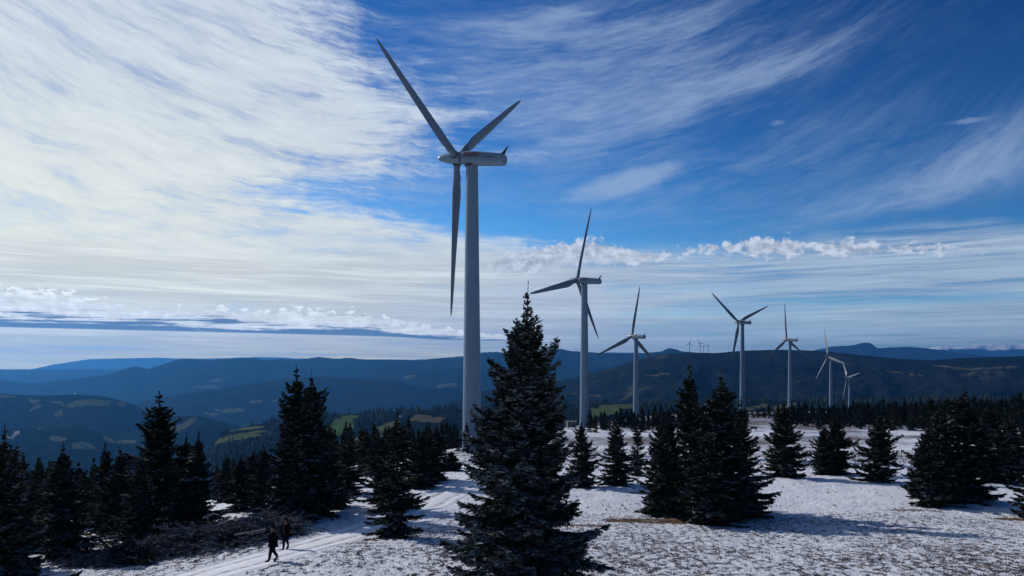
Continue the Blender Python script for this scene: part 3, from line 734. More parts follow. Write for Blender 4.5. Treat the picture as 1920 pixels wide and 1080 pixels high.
# (px apex, py apex, depth, crown half width px at its base, kind, label)
GL = 'spruces of the dense stand left of the track'
TREES = [
 (970, 530, 30.0, 136, K_HERO, 'big central spruce with a bare leader, in front of the tallest turbine', None),
 (6, 798, 33, 88, K_MID[2], 'big dark spruce cut by the left edge of the picture, in front', GL),
 (32, 842, 42, 50, K_MID[0], 'spruce top rising just behind the spruce at the left edge', GL),
 (-45, 770, 37, 80, K_MID[2], 'spruce almost out of the picture at the far left', GL),
 (117, 829, 46, 70, K_MID[2], 'frosted wide spruce, second from the left along the snow', GL),
 (76, 858, 52, 40, K_MID[0], 'small pointed spruce behind and left of the frosted wide one', GL),
 (198, 828, 62, 36, K_MID[1], 'narrow spruce spire left of the tall pointed spruce', GL),
 (228, 836, 60, 44, K_MID[0], 'blunt spruce close against the left flank of the tall pointed spruce', GL),
 (296, 735, 56, 84, K_MID[1], 'tall pointed spruce standing highest in the left stand', GL),
 (262, 850, 50, 50, K_MID[2], 'low bushy spruce at the foot of the tall pointed spruce', GL),
 (346, 812, 60, 40, K_MID[0], 'left one of two similar spires right of the tall pointed spruce', GL),
 (369, 806, 58, 46, K_MID[2], 'right one of two similar spires right of the tall pointed spruce', GL),
 (160, 880, 70, 40, K_MID[0], 'short dark spruce between the frosted spruce and the narrow spire', GL),
 (423, 848, 80, 22, K_MID[0], 'small spruce above the bright gap of snow', GL),
 (453, 851, 66, 36, K_MID[1], 'spruce just right of the bright gap of snow', GL),
 (496, 832, 64, 42, K_MID[2], 'spruce at the left foot of the twin spruces', GL),
 (478, 842, 72, 30, K_MID[0], 'thin spruce top left of the twin spruces', GL),
 (557, 686, 57, 66, K_MID[1], 'left and taller one of the tall twin spruces', GL),
 (586, 696, 58.5, 56, K_MID[0], 'right one of the tall twin spruces', GL),
 (540, 790, 54, 60, K_MID[2], 'broad spruce skirting the foot of the twin spruces', GL),
 (620, 836, 62, 34, K_MID[0], 'spruce leaning on the right flank of the twin spruces', GL),
 (640, 824, 78, 28, K_MID[1], 'left one of the pair of spruces right of the twins', GL),
 (655, 820, 70, 32, K_MID[3], 'right one of the pair of spruces right of the twins', GL),
 (742, 768, 45.5, 44, K_MID[3], 'thin gappy spruce beside the bend of the track', 'spruces by the track'),
 (722, 800, 60, 44, K_MID[0], 'spruce directly behind the thin gappy one', 'spruces by the track'),
 (687, 806, 95, 26, K_MID[0], 'left spruce of the group behind the bend of the track', 'spruces by the track'),
 (704, 812, 90, 30, K_MID[2], 'round topped spruce of the group behind the bend of the track', 'spruces by the track'),
 (786, 804, 74, 36, K_MID[0], 'left one of the three dark spruces left of the tallest tower', 'spruces by the track'),
 (800, 798, 78, 36, K_MID[1], 'middle one of the three dark spruces left of the tallest tower', 'spruces by the track'),
 (817, 793, 80, 34, K_MID[2], 'right one of the three dark spruces left of the tallest tower', 'spruces by the track'),
 (846, 846, 92, 24, K_BUSH[0], 'low spruce touching the foot of the tallest tower', 'spruces by the track'),
 (1092, 786, 74, 30, K_MID[0], 'small spruce just right of the big central spruce', 'young spruces on the snow'),
 (1156, 785, 75, 42, K_MID[2], 'broad small spruce between the central spruce and the cluster', 'young spruces on the snow'),
 (1196, 798, 86, 18, K_MID[3], 'slim small spruce left of the big cluster', 'young spruces on the snow'),
 (1238, 778, 57, 46, K_MID[2], 'leftmost spruce of the big cluster', 'cluster of spruces right of the centre'),
 (1256, 770, 60, 40, K_MID[0], 'spruce with a low top in the left half of the big cluster', 'cluster of spruces right of the centre'),
 (1297, 680, 57, 58, K_MID[1], 'tallest spruce of the big cluster', 'cluster of spruces right of the centre'),
 (1353, 694, 56, 66, K_MID[0], 'second tallest spruce of the big cluster', 'cluster of spruces right of the centre'),
 (1388, 745, 58, 56, K_MID[2], 'rightmost spruce of the big cluster, branches reaching right', 'cluster of spruces right of the centre'),
 (1325, 810, 53, 60, K_BUSH[1], 'bushy low spruce in front within the big cluster', 'cluster of spruces right of the centre'),
 (1472, 756, 83, 40, K_BUSH[0], 'conical young spruce alone between the cluster and the rounded pair', 'young spruces on the snow'),
 (1545, 800, 88, 26, K_BUSH[1], 'left one of the small rounded pair of spruces', 'young spruces on the snow'),
 (1566, 780, 89, 34, K_BUSH[0], 'right one of the small rounded pair of spruces', 'young spruces on the snow'),
 (1647, 777, 80, 40, K_BUSH[1], 'young spruce standing alone left of the big right hand spruce', 'young spruces on the snow'),
 (1764, 750, 63, 58, K_MID[2], 'left top of the wide spruce pair near the right edge', 'spruces near the right edge'),
 (1806, 724, 64, 60, K_MID[0], 'tallest spruce near the right edge', 'spruces near the right edge'),
 (1740, 800, 61, 44, K_BUSH[1], 'low spruce spreading left below the wide pair at the right', 'spruces near the right edge'),
 (1858, 752, 78, 46, K_MID[0], 'spruce behind and right of the tallest one near the right edge', 'spruces near the right edge'),
 (1893, 775, 80, 40, K_MID[2], 'second spruce from the right edge, partly hidden', 'spruces near the right edge'),
 (1922, 790, 88, 44, K_MID[1], 'spruce cut by the right edge', 'spruces near the right edge'),
 (1965, 800, 54, 52, K_BUSH[0], 'spruce outside the right edge with one branch tip showing', 'spruces near the right edge'),
]
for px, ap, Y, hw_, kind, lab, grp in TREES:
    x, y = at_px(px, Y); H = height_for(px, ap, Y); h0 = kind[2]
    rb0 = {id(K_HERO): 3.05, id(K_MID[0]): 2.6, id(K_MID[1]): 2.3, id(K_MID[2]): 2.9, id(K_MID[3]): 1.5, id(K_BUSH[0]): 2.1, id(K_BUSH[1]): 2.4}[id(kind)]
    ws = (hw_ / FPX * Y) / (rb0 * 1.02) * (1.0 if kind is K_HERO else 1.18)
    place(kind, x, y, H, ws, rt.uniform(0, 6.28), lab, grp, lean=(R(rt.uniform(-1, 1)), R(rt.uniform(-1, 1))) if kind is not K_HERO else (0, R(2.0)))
# forest behind the snowfield on the right, tree by tree
def forest(n, px0, px1, Y0, Y1, ap0, ap1, label, group, seed, h=(6, 12)):
    r = random.Random(seed)
    for k in range(n):
        px = px0 + (px1 - px0) * (k + r.random()) / n; Y = r.uniform(Y0, Y1); x, y = at_px(px, Y)
        H = max(2.5, height_for(px, ap0 + (ap1 - ap0) * (px - px0) / (px1 - px0) + r.gauss(0, 5) - (8 if r.random() < .15 else 0), Y))
        place(K_LOW[r.randrange(3)], x, y, min(H, 19), max(.45, H / 10) * r.uniform(1.1, 1.6), r.uniform(0, 6.28), label, group, sink=0.2)
forest(84, 1500, 2080, 285, 330, 766, 738, 'dark spruce in the forest belt beyond the snowfield at the right', 'forest belt beyond the snowfield', 1)
forest(34, 1660, 2080, 250, 290, 758, 734, 'taller spruce in the front of the forest belt at the far right', 'front of the forest belt at the far right', 2)
forest(20, 1385, 1540, 420, 520, 772, 762, 'small spruce in the low forest edge behind the cluster', 'low forest edge under the middle turbines', 3)
forest(48, 1105, 1400, 240, 300, 775, 768, 'small spruce in the tree line around the feet of the second and third turbine', 'tree line at the turbine feet', 4)
forest(34, 600, 900, 140, 195, 806, 792, 'small spruce in the tree line left of the tallest turbine', 'tree line left of the tallest turbine', 5)
forest(15, 20, 470, 84, 120, 866, 866, 'small spruce showing between the tops of the left stand', 'spruces behind the left stand', 6)
# the rest of the belt stands too close to count
K_TINY = [spruce(80 + k, 10.0, 2.0, twig=.5, whorl=.8, nb=5, z0=.2, power=.8, frost=.0, width=.24, ragged=.3, leader=.6, sub=False)[0] for k in range(2)]
def thicket(name, pts, label):
    Vs, Fs, Fr, off = [], [], [], 0; r = np.random.RandomState(4)
    src = []
    for m_ in K_TINY:
        v = np.empty(len(m_.vertices) * 3); m_.vertices.foreach_get('co', v); f = np.empty(len(m_.polygons) * 3, np.int32); m_.loops.foreach_get('vertex_index', f)
        fr = np.empty(len(m_.vertices)); m_.attributes['frost'].data.foreach_get('value', fr); src.append((v.reshape(-1, 3), f.reshape(-1, 3), fr))
    for k, (x, y, H) in enumerate(pts):
        v, f, fr = src[k % 2]; a = r.uniform(0, 6.28); c, s = math.cos(a), math.sin(a); w = max(.45, H / 10) * r.uniform(1.0, 1.5)
        q = np.stack([(v[:, 0] * c - v[:, 1] * s) * w + x, (v[:, 0] * s + v[:, 1] * c) * w + y, v[:, 2] * H / 10 + gz(x, y) - .2], -1)
        Vs.append(q); Fs.append(f + off); Fr.append(fr); off += len(v)
    me = mesh_np(name, np.concatenate(Vs), np.concatenate(Fs), [M_NEEDLE]); attr(me, 'frost', np.concatenate(Fr))
    return tag(link(name, me), label, 'forest', kind='stuff')
_r = random.Random(31); _p = []
for px0, px1, Y0, Y1, a0, a1, n_ in [(1480, 2100, 320, 480, 765, 744, 520), (1385, 1520, 430, 560, 772, 764, 70), (1105, 1400, 290, 335, 777, 768, 170)]:
    for k in range(n_):
        px = _r.uniform(px0, px1); Y = _r.uniform(Y0, Y1); x, y = at_px(px, Y)
        _p.append((x, y, min(17, max(2.0, height_for(px, a0 + (a1 - a0) * (px - px0) / (px1 - px0) + _r.gauss(2, 5), Y)))))
thicket('spruce_thicket', _p, 'dense dark mass of spruces filling the forest belt behind the snowfield')

# ---------------------------------------------------------------- woodland too dense to count, beyond the summit
def cone_field(name, X, Y, H, W, label):
    rng = np.random.RandomState(9); n = len(X); Z = ground_z(X, Y) - .8; V = []; F = []; K = 5
    ph = rng.uniform(0, 6.28, n)
    parts = []
    for (zb, zt, wb) in ((0.0, .62, 1.0), (.35, 1.0, .62)):
        a = ph[:, None] + np.arange(K)[None] * 2 * np.pi / K
        rr = W[:, None] * wb * rng.uniform(.7, 1.15, (n, K))
        ring = np.stack([X[:, None] + rr * np.cos(a), Y[:, None] + rr * np.sin(a), (Z + H * zb)[:, None] + rr * 0 + rng.uniform(-.04, .04, (n, K)) * H[:, None]], -1)
        tip = np.stack([X, Y, Z + H * zt], -1)[:, None]; parts.append(np.concatenate([ring, tip], 1))
    V = np.concatenate(parts, 1).reshape(-1, 3); base = np.arange(n)[:, None] * (2 * (K + 1))
    for t in range(2):
        for k in range(K): F.append(base + t * (K + 1) + np.array([[k, (k + 1) % K, K]]))
    me = mesh_np(name, V, np.concatenate(F), [M_NEEDLE]); attr(me, 'frost', np.zeros(len(V)))
    return tag(link(name, me), label, 'forest', kind='stuff')
rng = np.random.RandomState(3)
def scatter(n, px0, px1, Y0, Y1, keep=None):
    px = rng.uniform(px0, px1, n); Y = np.exp(rng.uniform(math.log(Y0), math.log(Y1), n)); X = (px - 960) / FPX * Y
    if keep is not None:
        k = keep(X, Y, px); X, Y, px = X[k], Y[k], px[k]
    return X, Y, px
X1, Y1, p1 = scatter(5200, 1250, 2200, 400, 1000, lambda X, Y, p: (np.abs(p - np.interp(Y, [517, 648, 788, 1022], [1388, 1478, 1558, 1596])) > 4) & (Y > np.interp(p, [1380, 1500, 1900], [520, 430, 400])))
H1 = rng.uniform(4, 12, len(X1)); H1 = np.minimum(H1, (CZ + (680 - (772 - (p1 > 1600) * 8 - (p1 > 1750) * 8)) / FPX * Y1 - ground_z(X1, Y1)) * rng.uniform(.6, 1.12, len(X1)))
H1 = np.maximum(H1, 2.0); W1 = H1 * rng.uniform(.16, .26, len(X1))
X2, Y2, p2 = scatter(16000, -150, 2100, 1150, 3300, lambda X, Y, p: fbm(X / 260, Y / 260, 3, 60) > -0.32)
_fi = np.clip(((np.degrees(np.arctan2(X2, Y2)) + 37) / 74 * 699).astype(int), 0, 699) + 28 + 44
_fr = np.clip(np.searchsorted(far_rows, np.hypot(X2, Y2)), 0, len(far_rows) - 1)
ok = field[_fr, _fi] < 0.30
X2, Y2 = X2[ok], Y2[ok]; H2 = rng.uniform(9, 22, len(X2)); W2 = H2 * rng.uniform(.18, .28, len(X2))
cone_field('woodland', np.concatenate([X1, X2]), np.concatenate([Y1, Y2]), np.concatenate([H1, H2]), np.concatenate([W1, W2]), 'dark conifer woods covering the slopes just beyond the snowy summit')

# ---------------------------------------------------------------- heath grass poking through the snow
def grass_mat(b):
    co = objco(); n = noise(co, 0.8, 3, 0.6)
    N.put(b.inputs['Base Color'], mix(sstep(n, 0.35, 0.65), rgb(0.06, 0.055, 0.065), rgb(0.20, 0.165, 0.145))); b.inputs['Roughness'].default_value = 0.9
M_GRASS = material('withered_grass', grass_mat)
def tufts(n, Y0, Y1, L0, L1, nb, dens):
    u = rng.uniform(0, 1, n); Y = (Y0 ** -0.3 + u * (Y1 ** -0.3 - Y0 ** -0.3)) ** (-1 / .3); px = rng.uniform(-60, 1980, n); X = (px - 960) / FPX * Y
    cl = fbm(X / .42, Y / .6, 3, 70) + .38 * pn(X / 2.4, Y / 3.2, 71) + .25 * pn(X / 11, Y / 14, 72)
    k = (cl > dens(px, Y) + rng.normal(0, .16, n)) & (path_mask(X, Y) < .3)
    X, Y = X[k], Y[k]; n = len(X); Z = ground_z(X, Y) + near_detail(X, Y) - .015; D = np.stack([X, Y, Z], -1)[:, None]
    L = rng.uniform(L0, L1, (n, nb)); a = rng.uniform(0, 6.28, (n, nb)); ln = rng.uniform(.3, 1.25, (n, nb)); b0 = D + rng.normal(0, .05, (n, nb, 3)) * [1, 1, 0.05]
    tip = b0 + np.stack([np.cos(a) * np.sin(ln), np.sin(a) * np.sin(ln), np.cos(ln)], -1) * L[..., None]
    sd_ = np.stack([-np.sin(a), np.cos(a), a * 0], -1) * (.012 + L * .2)[..., None]
    V = np.stack([b0 - sd_, b0 + sd_, tip], 2).reshape(-1, 3); F = np.arange(len(V)).reshape(-1, 3); return V, F
Va, Fa = tufts(300000, 31, 62, .03, .09, 4, lambda px, Y: .12 + .45 * ss(Y, 55, 59) + .16 * (px < 800))
Vb, Fb = tufts(90000, 58, 150, .08, .22, 4, lambda px, Y: .66 - .72 * ss(Y, 88, 106))
me = mesh_np('heath_grass', np.concatenate([Va, Vb]), np.concatenate([Fa, Fb + len(Va)]), [M_GRASS])
tag(link('heath_grass', me), 'withered heath grass poking through the thin snow', 'grass', kind='stuff')

# ---------------------------------------------------------------- heap of cut branches beside the track
def brush_mat(b):
    co = objco(); fr = rd('frost'); n = noise(co, 2.0, 4, 0.6)
    N.put(b.inputs['Base Color'], mix(fr, mix(n, rgb(0.035, 0.025, 0.02), rgb(0.13, 0.08, 0.06)), rgb(0.33, 0.36, 0.38))); b.inputs['Roughness'].default_value = 0.9
M_BRUSH = material('cut_twigs', brush_mat)
def log_mat(b):
    co = objco(); n = noise(co, 6.0, 4, 0.7); g = N(N.node('ShaderNodeNewGeometry').outputs['Normal']); nx, ny, nz = sep(g)
    c = mix(n, rgb(0.05, 0.04, 0.035), rgb(0.16, 0.13, 0.11)); N.put(b.inputs['Base Color'], mix(sstep(nz + (n - .5) * 1.6, .5, .95), c, rgb(.28, .30, .33)))
M_LOG = material('snow_dusted_log', log_mat)
pile = empty('brush_pile', (-18.5, 45.0, gz(-18.5, 45.0)), 0)
rp = np.random.RandomState(12); Sp = Sprays()
PA, PB = np.array([-24.6, 42.6]), np.array([-14.9, 50.2])
n = 2600; t = rp.beta(1.25, 1.1, n); lat = rp.normal(0, .62, n); wd = np.interp(t, [0, .25, .6, 1], [.9, 1.9, 2.3, 1.3]); ht = np.interp(t, [0, .15, .45, .8, 1], [.3, .6, 1.3, 1.3, .7])
ax = PB - PA; ax = ax / np.linalg.norm(ax); pr_ = np.array([-ax[1], ax[0]])
cx = PA[0] + (PB - PA)[0] * t + pr_[0] * lat * wd; cy = PA[1] + (PB - PA)[1] * t + pr_[1] * lat * wd
hz_ = rp.uniform(0.0, 1, n) ** .7 * ht * np.exp(-(lat * .75) ** 2) + .06
gz_ = ground_z(cx, cy) - pile.location.z
a = np.arctan2(ax[1], ax[0]) + rp.normal(0, .55, n) + (rp.rand(n) < .5) * np.pi
L = rp.uniform(.5, 1.9, n); m = 6; s = np.linspace(0, 1, m)
front = (lat < 0.1) | (t < .35)
P_all, Q_all, Fr_ = [], [], []
bz = rp.normal(.02, .22, n); cur = rp.normal(0, .7, n)
prev = np.stack([cx - -0 - pile.location.x, cy - pile.location.y, gz_ + hz_], -1)
for j in range(m - 1):
    aj = a + cur * (s[j] - .3); dirv = np.stack([np.cos(aj), np.sin(aj), bz - .5 * s[j] * .6 + .1], -1); nx_ = prev + dirv * (L / (m - 1))[:, None]
    fr = np.where(rp.rand(n) < np.where(front, .7, .22), rp.uniform(.3, .95, n), rp.uniform(0, .12, n))
    Sp.add(prev, nx_ + dirv * .04, np.full(n, .018), fr)
    for q in range(5):
        f = rp.rand(n)[:, None]; p0 = prev * (1 - f) + nx_ * f; dd = dirv + rp.normal(0, .75, (n, 3)) * [1, 1, .7]; l = rp.uniform(.08, .34, n)[:, None]
        Sp.add(p0, p0 + norm(dd) * l, np.where(t < .5, .022, .012), fr * rp.uniform(.5, 1.1, n))
    prev = nx_
bme = Sp.mesh('branches', rp); bme.materials.clear(); bme.materials.append(M_BRUSH); link('branches', bme, pile)
def log(p, q, r0, r1):
    a_, b_ = Vector(p) - pile.location, Vector(q) - pile.location; rg = []
    for k in range(7):
        c0 = a_.lerp(b_, k / 6) + Vector((0, 0, .012 * math.sin(k * 1.3))); c1 = c0 + (b_ - a_).normalized() * .01; rg.append(tube(c0, c1, r0 + (r1 - r0) * k / 6, r0, 9)[0])
    return fin(loft(rg), 'log', M_LOG, parent=pile)
def lp(px, py, Y): return ((px - 960) / FPX * Y, Y, CZ + (680 - py) / FPX * Y)
log(lp(440, 1003, 42.3), lp(498, 994, 43.6), .05, .08)
log(lp(408, 985, 44.2), lp(430, 976, 44.8), .04, .05); log(lp(380, 972, 46.2), lp(400, 964, 47.2), .04, .04)
tag(pile, 'long heap of frosted cut branches and logs beside the track', 'brush pile')
for cx_, cy_, H_, rz_, lab in [(-22.9, 43.4, 2.3, 1.0, 'felled frosted young spruce lying at the left end of the branch heap'), (-19.8, 44.8, 2.8, 1.9, 'felled frosted spruce lying on the front of the branch heap')]:
    o = place(K_BUSH[0], cx_, cy_, H_ * 1.5, .55, 0, lab, None, 'felled spruce', 'felled_spruce', z=gz(cx_, cy_) + .35); o.rotation_euler = (R(80), 0, rz_)

# ---------------------------------------------------------------- utility hut, trough, fence, farmhouse, steam
M_HUT = paint('green_grey_render', (0.16, 0.18, 0.15), 0.8, .15, 1.0); M_ROOF = paint('pale_roof', (.20, .22, .22), .7); M_WOOD = paint('grey_wood', (.09, .075, .06), .9, .2, 3.0)
x, y = at_px(1071, 303); g = gz(x, y); hut = empty('utility_hut', (x, y, g), R(8))
def bx(name, mat, parent, *dims, bevel=.02):
    bm = bmesh.new(); box_bm(bm, *dims, bevel); return fin(bm, name, mat, False, parent)
bx('wall', M_HUT, hut, 0, 0, 1.0, 3.6, 2.6, 2.6); rf = bx('roof', M_ROOF, hut, 0, 0, 2.41, 4.1, 3.1, .2, bevel=.04); dr = bx('door', M_DARK, hut, .7, -1.32, .9, 1.0, .06, 1.9); bx('handle', M_ROOF, dr, 1.08, -1.37, .95, .05, .06, .16, bevel=.01)
bx('vent', M_DARK, hut, -.9, -1.32, 1.5, .8, .06, .4)
tag(hut, 'small grey green utility hut at the foot of the second turbine', 'hut')
x, y = at_px(1413, 262); g = gz(x, y); tr = empty('wooden_trough', (x, y, g), R(-5))
bx('box', M_WOOD, tr, 0, 0, .95, 2.2, 1.0, .75); 
for sx in (-.85, .85):
    for sy in (-.35, .35): bx('leg', M_WOOD, tr, sx, sy, .25, .14, .14, .7)
bx('lid', M_ROOF, tr, 0, 0, 1.36, 2.35, 1.15, .06, bevel=.01)
tag(tr, 'small dark wooden box on legs alone on the far snow', 'trough')
fc = empty('pasture_fence', (0, 0, 0)); f0 = (at_px(1495, 121), at_px(1545, 124)); pts = []
fpts = [at_px(1478, 122), at_px(1520, 123), at_px(1545, 124), at_px(1620, 122), at_px(1690, 119)]
px_f = np.linspace(1478, 1690, 17); X_ = np.array([at_px(p, 122 + 1.5 * math.sin(p / 40))[0] for p in px_f]); Y_ = np.array([122 + 1.5 * math.sin(p / 40) for p in px_f]); Z_ = ground_z(X_, Y_)
fc.location = (float(X_[0]), float(Y_[0]), float(Z_[0])); rr = random.Random(8); tops = []
for k in range(len(X_)):
    p = Vector((X_[k], Y_[k], Z_[k])) - fc.location; h = rr.uniform(1.15, 1.4); q = p + Vector((rr.uniform(-.08, .08), rr.uniform(-.08, .08), h)); tops.append((p, q))
    fin(loft(list(tube(p - Vector((0, 0, .3)), q, .07, .06, 7))), 'post', M_WOOD, parent=fc)
for zf in (.45, .85):
    rgs = [];
    bm = bmesh.new()
    for (p, q), (p2, q2) in zip(tops, tops[1:]):
        r1, r2 = tube(p.lerp(q, zf), p2.lerp(q2, zf), .012, .012, 4); v1 = [bm.verts.new(c) for c in r1]; v2 = [bm.verts.new(c) for c in r2]
        for k in range(4): bm.faces.new((v1[k], v1[(k + 1) % 4], v2[(k + 1) % 4], v2[k]))
    fin(bm, 'wire', M_DARK, False, fc)
tag(fc, 'low pasture fence of thin posts between the young spruces', 'fence')
M_HOUSE = paint('white_house_wall', (.72, .73, .72), .8)
def house(px, Y, w, lab, rz=0.3):
    x, y = at_px(px, Y); h = empty('farmhouse', (x, y, gz(x, y)), rz); bx('wall', M_HOUSE, h, 0, 0, 2.0, w, w * .6, 6.5, bevel=0)
    bm = bmesh.new(); a_, b_ = w / 2 + .6, w * .3 + .7
    v = [bm.verts.new(c) for c in [(-a_, -b_, 5), (a_, -b_, 5), (a_, b_, 5), (-a_, b_, 5), (-a_, 0, 5 + w * .3), (a_, 0, 5 + w * .3)]]
    for f in ((0, 1, 5, 4), (2, 3, 4, 5), (0, 4, 3), (1, 2, 5), (0, 3, 2, 1)): bm.faces.new([v[k] for k in f])
    fin(bm, 'roof', M_ROOF, False, h)
    for sx in (-.28, 0, .28): bx('window', M_DARK, h, sx * w, -w * .3 - .03, 2.6, 1.1, .08, 1.3, bevel=0)
    return tag(h, lab, 'house', 'far farmhouses')
house(752, 2180, 8, 'tiny white farmhouse left of the brown field'); house(443, 2900, 14, 'white farmhouse in the valley between the tall pointed spruce and the twins')
for px, lab in ((150, 'left one of two white houses low in the left valley'), (159, 'right one of two white houses low in the left valley')): house(px, 3600, 12, lab)
def steam(px, Y, py, pts, lab):
    x, y = at_px(px, Y); z = CZ + (680 - py) / FPX * Y; bm = bmesh.new(); r = random.Random(px)
    for (dx, dz, s_) in pts:
        b = bmesh.ops.create_icosphere(bm, subdivisions=3, radius=s_)
        for v in b['verts']:
            nn = 1 + .9 * fbm(v.co.x / s_ * 1.3 + dx, v.co.z / s_ * 1.3 + v.co.y / s_, 3, 3); v.co *= float(nn); v.co += Vector((dx, 0, dz))
    mt = bpy.data.materials.get('steam')
    if not mt:
        mt = bpy.data.materials.new('steam'); mt.use_nodes = True; nt = mt.node_tree; nt.nodes.clear()
        p_ = nt.nodes.new('ShaderNodeVolumePrincipled'); o_ = nt.nodes.new('ShaderNodeOutputMaterial'); nt.links.new(p_.outputs[0], o_.inputs['Volume']); p_.inputs['Density'].default_value = .05; p_.inputs['Color'].default_value = (.97, .98, 1, 1)
    o = fin(bm, 'steam_plume', mt); o.location = (x, y, z); return tag(o, lab, 'steam')
steam(23, 3300, 819, [(0, -6, 5), (4, 2, 6), (10, 8, 7), (16, 15, 9), (24, 20, 8), (-14, -3, 6), (-26, 3, 6), (-36, 6, 5)], 'wisp of white steam rising at the left edge of the valley')
steam(140, 5500, 738, [(0, -2, 5), (3, 3, 4), (-10, 0, 3), (9, 0, 3)], 'tiny bright steam puff on the hill above the left valley')

# ---------------------------------------------------------------- two walkers
def cloth(name, c): m = paint(name, c, .95, .15, 4.0); m.node_tree.nodes['Principled BSDF'].inputs['Specular IOR Level'].default_value = 0.0; return m
M_SKIN = paint('skin', (.22, .12, .085), .6, .05); M_JKT = cloth('black_jacket', (.006, .007, .012)); M_JKT2 = cloth('dark_red_brown_jacket', (.014, .008, .010)); M_TRS = cloth('dark_trousers', (.012, .014, .024)); M_BOOT = cloth('black_boots', (.012, .011, .012)); M_HAIR = cloth('dark_hair', (.03, .016, .012)); M_SHIRT = cloth('grey_shirt', (.07, .085, .085)); M_SOLE = cloth('pale_soles', (.3, .27, .26))
def skinned(name, mat, chains, parent, sub=2):
    """chains of (point, radius) joined where points coincide"""
    V, E_, Rr, idx = [], [], [], {}
    for ch in chains:
        prev = None
        for p, r in ch:
            key = tuple(round(c, 4) for c in p)
            if key not in idx: idx[key] = len(V); V.append(p); Rr.append(r)
            i = idx[key]
            if prev is not None and prev != i: E_.append((prev, i))
            prev = i
    me = bpy.data.meshes.new(name); me.from_pydata(V, E_, []); me.materials.append(mat); o = link(name, me, parent)
    md = o.modifiers.new('skin', 'SKIN'); md.use_smooth_shade = True
    for i, sv in enumerate(me.skin_vertices[0].data):
        r = Rr[i]; sv.radius = (r, r) if not isinstance(r, tuple) else r; sv.use_root = (i == 0)
    ms = o.modifiers.new('sub', 'SUBSURF'); ms.levels = sub; ms.render_levels = sub
    return o
def person(x, y, H, heading, step, label, jacket, arm_l, arm_r, open_front=False, bend=0.0):
    """local: +Y forward, +X to the person's right; step = forward swing of the right leg in m"""
    root = empty('person', (x, y, gz(x, y) + .02), heading); k = H / 1.78; root.scale = (k, k, k)
    hip = (0, 0, .95)
    def leg(sx, fy, lift, kneef):
        hx = .09 * sx; return [(hx, 0, .90), (hx * 1.05, fy * .45 + kneef, .50 + lift * .4), (hx * 1.05, fy, .10 + lift), (hx * 1.1, fy + .02, .06 + lift)]
    lr = leg(1, step, 0, .03); ll = leg(-1, -step * 1.2, .15, .08)
    def arm(sx, el_, ha): return [(.0, 0.0, 1.42), (.19 * sx, 0, 1.42), el_, ha]
    er, hr = arm_r; el2, hl = arm_l
    def hand(ch, base, sx):
        ch.append([(base[0], base[1], base[2]), (base[0], base[1] + .015, base[2] - .05)])
    body = [[(0, 0, .95), (0, 0, 1.12), (0, 0, 1.30), (0, 0, 1.42), (0, .01, 1.50), (0, .02, 1.56)]]
    rad = [.13, .12, .15, .12, .055, .055]
    chains = [list(zip(body[0], [(.15, .10), (.13, .095), (.16, .11), (.13, .09), .055, .055]))]
    chains.append([((0, .02, 1.56), .055), ((0, .025, 1.62), (.075, .085)), ((0, .02, 1.69), (.078, .095)), ((0, .015, 1.755), (.06, .07))])
    for L_, s_ in ((lr, 1), (ll, -1)):
        chains.append([((0, 0, .95), (.15, .10)), (L_[0], .085), (L_[1], .058), (L_[2], .042), ((L_[3][0], L_[3][1], L_[3][2]), .04), ((L_[3][0], L_[3][1] + .14, L_[3][2] - .02), .03)])
    for (e_, h_), s_ in (((er, hr), 1), ((el2, hl), -1)):
        d = (Vector(h_) - Vector(e_)).normalized()
        palm = Vector(h_) + d * .05; wr = Vector(h_)
        chains.append([((0, 0, 1.42), (.13, .09)), ((.17 * s_, 0, 1.42), .055), (tuple(e_), .042), (tuple(wr), .03), (tuple(palm), (.036, .018))])
        side = d.cross(Vector((0, 1, 0))).normalized()
        fw = Vector((0, 1, 0))
        for q, (off, ln) in enumerate(((-.026, .062), (-.009, .075), (.009, .07), (.026, .055))):
            r0 = palm + fw * off; c = -side * s_ * .2
            chains.append([(tuple(palm), (.036, .018)), (tuple(r0 + d * .03), .0095), (tuple(r0 + d * (.03 + ln * .6) + c * .05), .009), (tuple(r0 + d * (.03 + ln) + c * .14), .007)])
        chains.append([(tuple(palm), (.036, .018)), (tuple(palm + fw * .045), .011), (tuple(palm + fw * .06 + d * .045), .009)])
    b = skinned('body', M_SKIN, chains, root)
    # face details
    bm = bmesh.new()
    for ex in (-.03, .03):
        s_ = bmesh.ops.create_icosphere(bm, subdivisions=1, radius=.011)
        for v in s_['verts']: v.co += Vector((ex, .108, 1.675))
    fin(bm, 'eyes', M_DARK, parent=b)
    bm = loft([[(math.cos(a_) * .014, .10 + 0, 1.63 + .02 * math.sin(a_)) for a_ in np.linspace(0, 5.5, 6)], [(math.cos(a_) * .008, .135, 1.632 + .008 * math.sin(a_)) for a_ in np.linspace(0, 5.5, 6)]]); fin(bm, 'nose', M_SKIN, parent=b)
    bm = bmesh.new(); box_bm(bm, 0, .104, 1.602, .045, .01, .010, .003); fin(bm, 'mouth', M_JKT2, parent=b)
    bm = bmesh.new()
    for ex in (-.082, .082):
        s_ = bmesh.ops.create_icosphere(bm, subdivisions=2, radius=.03)
        for v in s_['verts']: v.co = Vector((v.co.x * .35 + ex, v.co.y * .7 + .02, v.co.z + 1.655))
    fin(bm, 'ears', M_SKIN, parent=b)
    bm = bmesh.new(); s_ = bmesh.ops.create_uvsphere(bm, u_segments=20, v_segments=14, radius=.112)
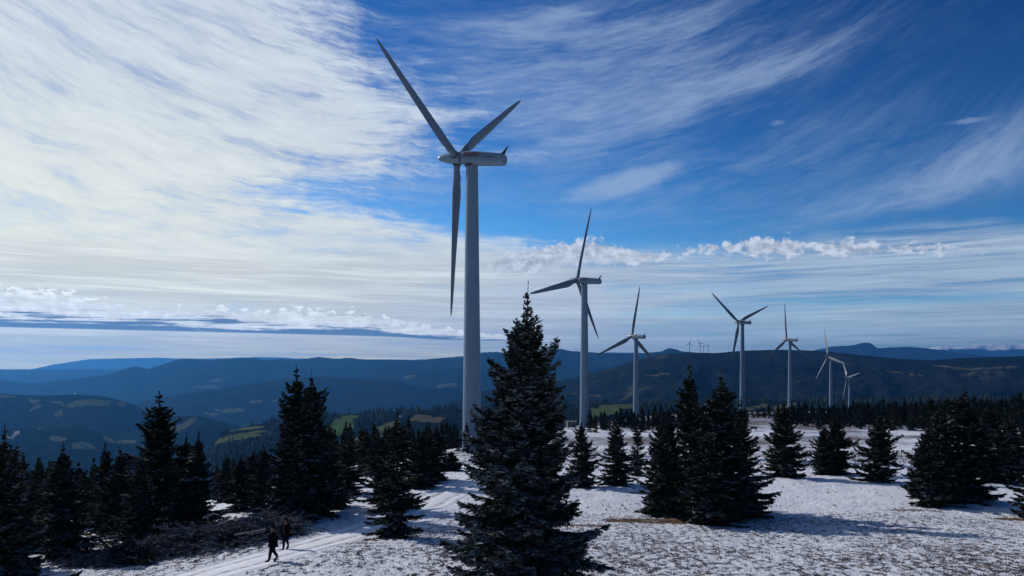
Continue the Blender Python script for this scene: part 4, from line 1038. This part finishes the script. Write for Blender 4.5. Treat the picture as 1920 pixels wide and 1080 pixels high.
    for v in s_['verts']:
        c = v.co; nn = 1 + .06 * float(pn(c.x * 30, c.y * 30 + c.z * 20, 2)); v.co = Vector((c.x * .86 * nn, c.y * nn + (-.008 if c.z > -.02 else -.035), c.z * .95 * nn + 1.705 + (.012 if c.y > .05 and c.z < 0.02 else 0)))
        if v.co.y > .05 and v.co.z < 1.715: v.co.y = .045
    fin(bm, 'hair', M_HAIR, parent=root)
    bm = bmesh.new(); s_ = bmesh.ops.create_uvsphere(bm, u_segments=20, v_segments=12, radius=.122)
    bmesh.ops.delete(bm, geom=[v for v in s_['verts'] if v.co.z < -.005], context='VERTS')
    for v in bm.verts: v.co = Vector((v.co.x * .86, v.co.y + .004, v.co.z * .85 + 1.712))
    fin(bm, 'beanie', M_HAIR if open_front else M_JKT, parent=root)
    def arm_sleeve(e_, h_, s_): return [((0, 0, 1.40), (.18, .14)), ((.18 * s_, 0, 1.40), .092), (tuple(e_), .088), (tuple(Vector(h_) - (Vector(h_) - Vector(e_)).normalized() * .01), .055)]
    jk = [[((0, 0, 1.02), (.27, .22)), ((0, 0, 1.20), (.24, .20)), ((0, 0, 1.40), (.20, .17)), ((0, .01, 1.50), .082)], [((0, 0, 1.02), (.27, .22)), ((0, 0, .80), (.26, .22))], arm_sleeve(er, hr, 1), arm_sleeve(el2, hl, -1)]
    j = skinned('jacket', jacket, jk, root)
    if open_front:
        bm = bmesh.new(); box_bm(bm, -.01, .20, 1.2, .10, .03, .40, .012); fin(bm, 'shirt_front', M_SHIRT, parent=j)
    for L_, nm in ((lr, 'trouser_leg'), (ll, 'trouser_leg')):
        skinned(nm, M_TRS, [[((L_[0][0] * .9, 0, .96), (.125, .13)), (L_[0], .122), (L_[1], .092), (tuple(Vector(L_[2]) + Vector((0, 0, .03))), .068)]], root)
        lift = L_[3][2] - .06; c = Vector(L_[3]); dz = -.05 if lift > .05 else 0.0
        bt = skinned('boot', M_BOOT, [[((c.x, c.y, c.z + .14), .058), ((c.x, c.y, c.z + .02), .062), ((c.x, c.y + .09, c.z - .012 + dz), (.05, .048)), ((c.x, c.y + .18, c.z - .022 + dz * 1.8), (.045, .034))]], root)
        bm = bmesh.new(); box_bm(bm, c.x, c.y + .065, c.z - .055 + dz * .7, .095, .29, .025, .01)
        if lift > .05:
            bmesh.ops.rotate(bm, verts=bm.verts, cent=(c.x, c.y, c.z), matrix=Matrix.Rotation(R(-20), 3, 'X'))
        fin(bm, 'sole', M_SOLE if open_front else M_BOOT, parent=bt)
    return tag(root, label, 'person')
x, y = at_px(512, 38.0)
person(x, y, 1.86, R(180 - 62), .16, 'nearer walker in dark clothes mid stride on the track, on the left', M_JKT, ((-.31, -.03, 1.17), (-.17, .10, .98)), ((.31, -.05, 1.17), (.17, .10, .98)))
x, y = at_px(536, 42.3)
person(x, y, 1.76, R(180 - 20), .08, 'walker behind on the right in a dark open jacket, walking down the track', M_JKT2, ((-.31, -.04, 1.17), (-.17, .10, .98)), ((.31, -.04, 1.17), (.17, .10, .98)), True)
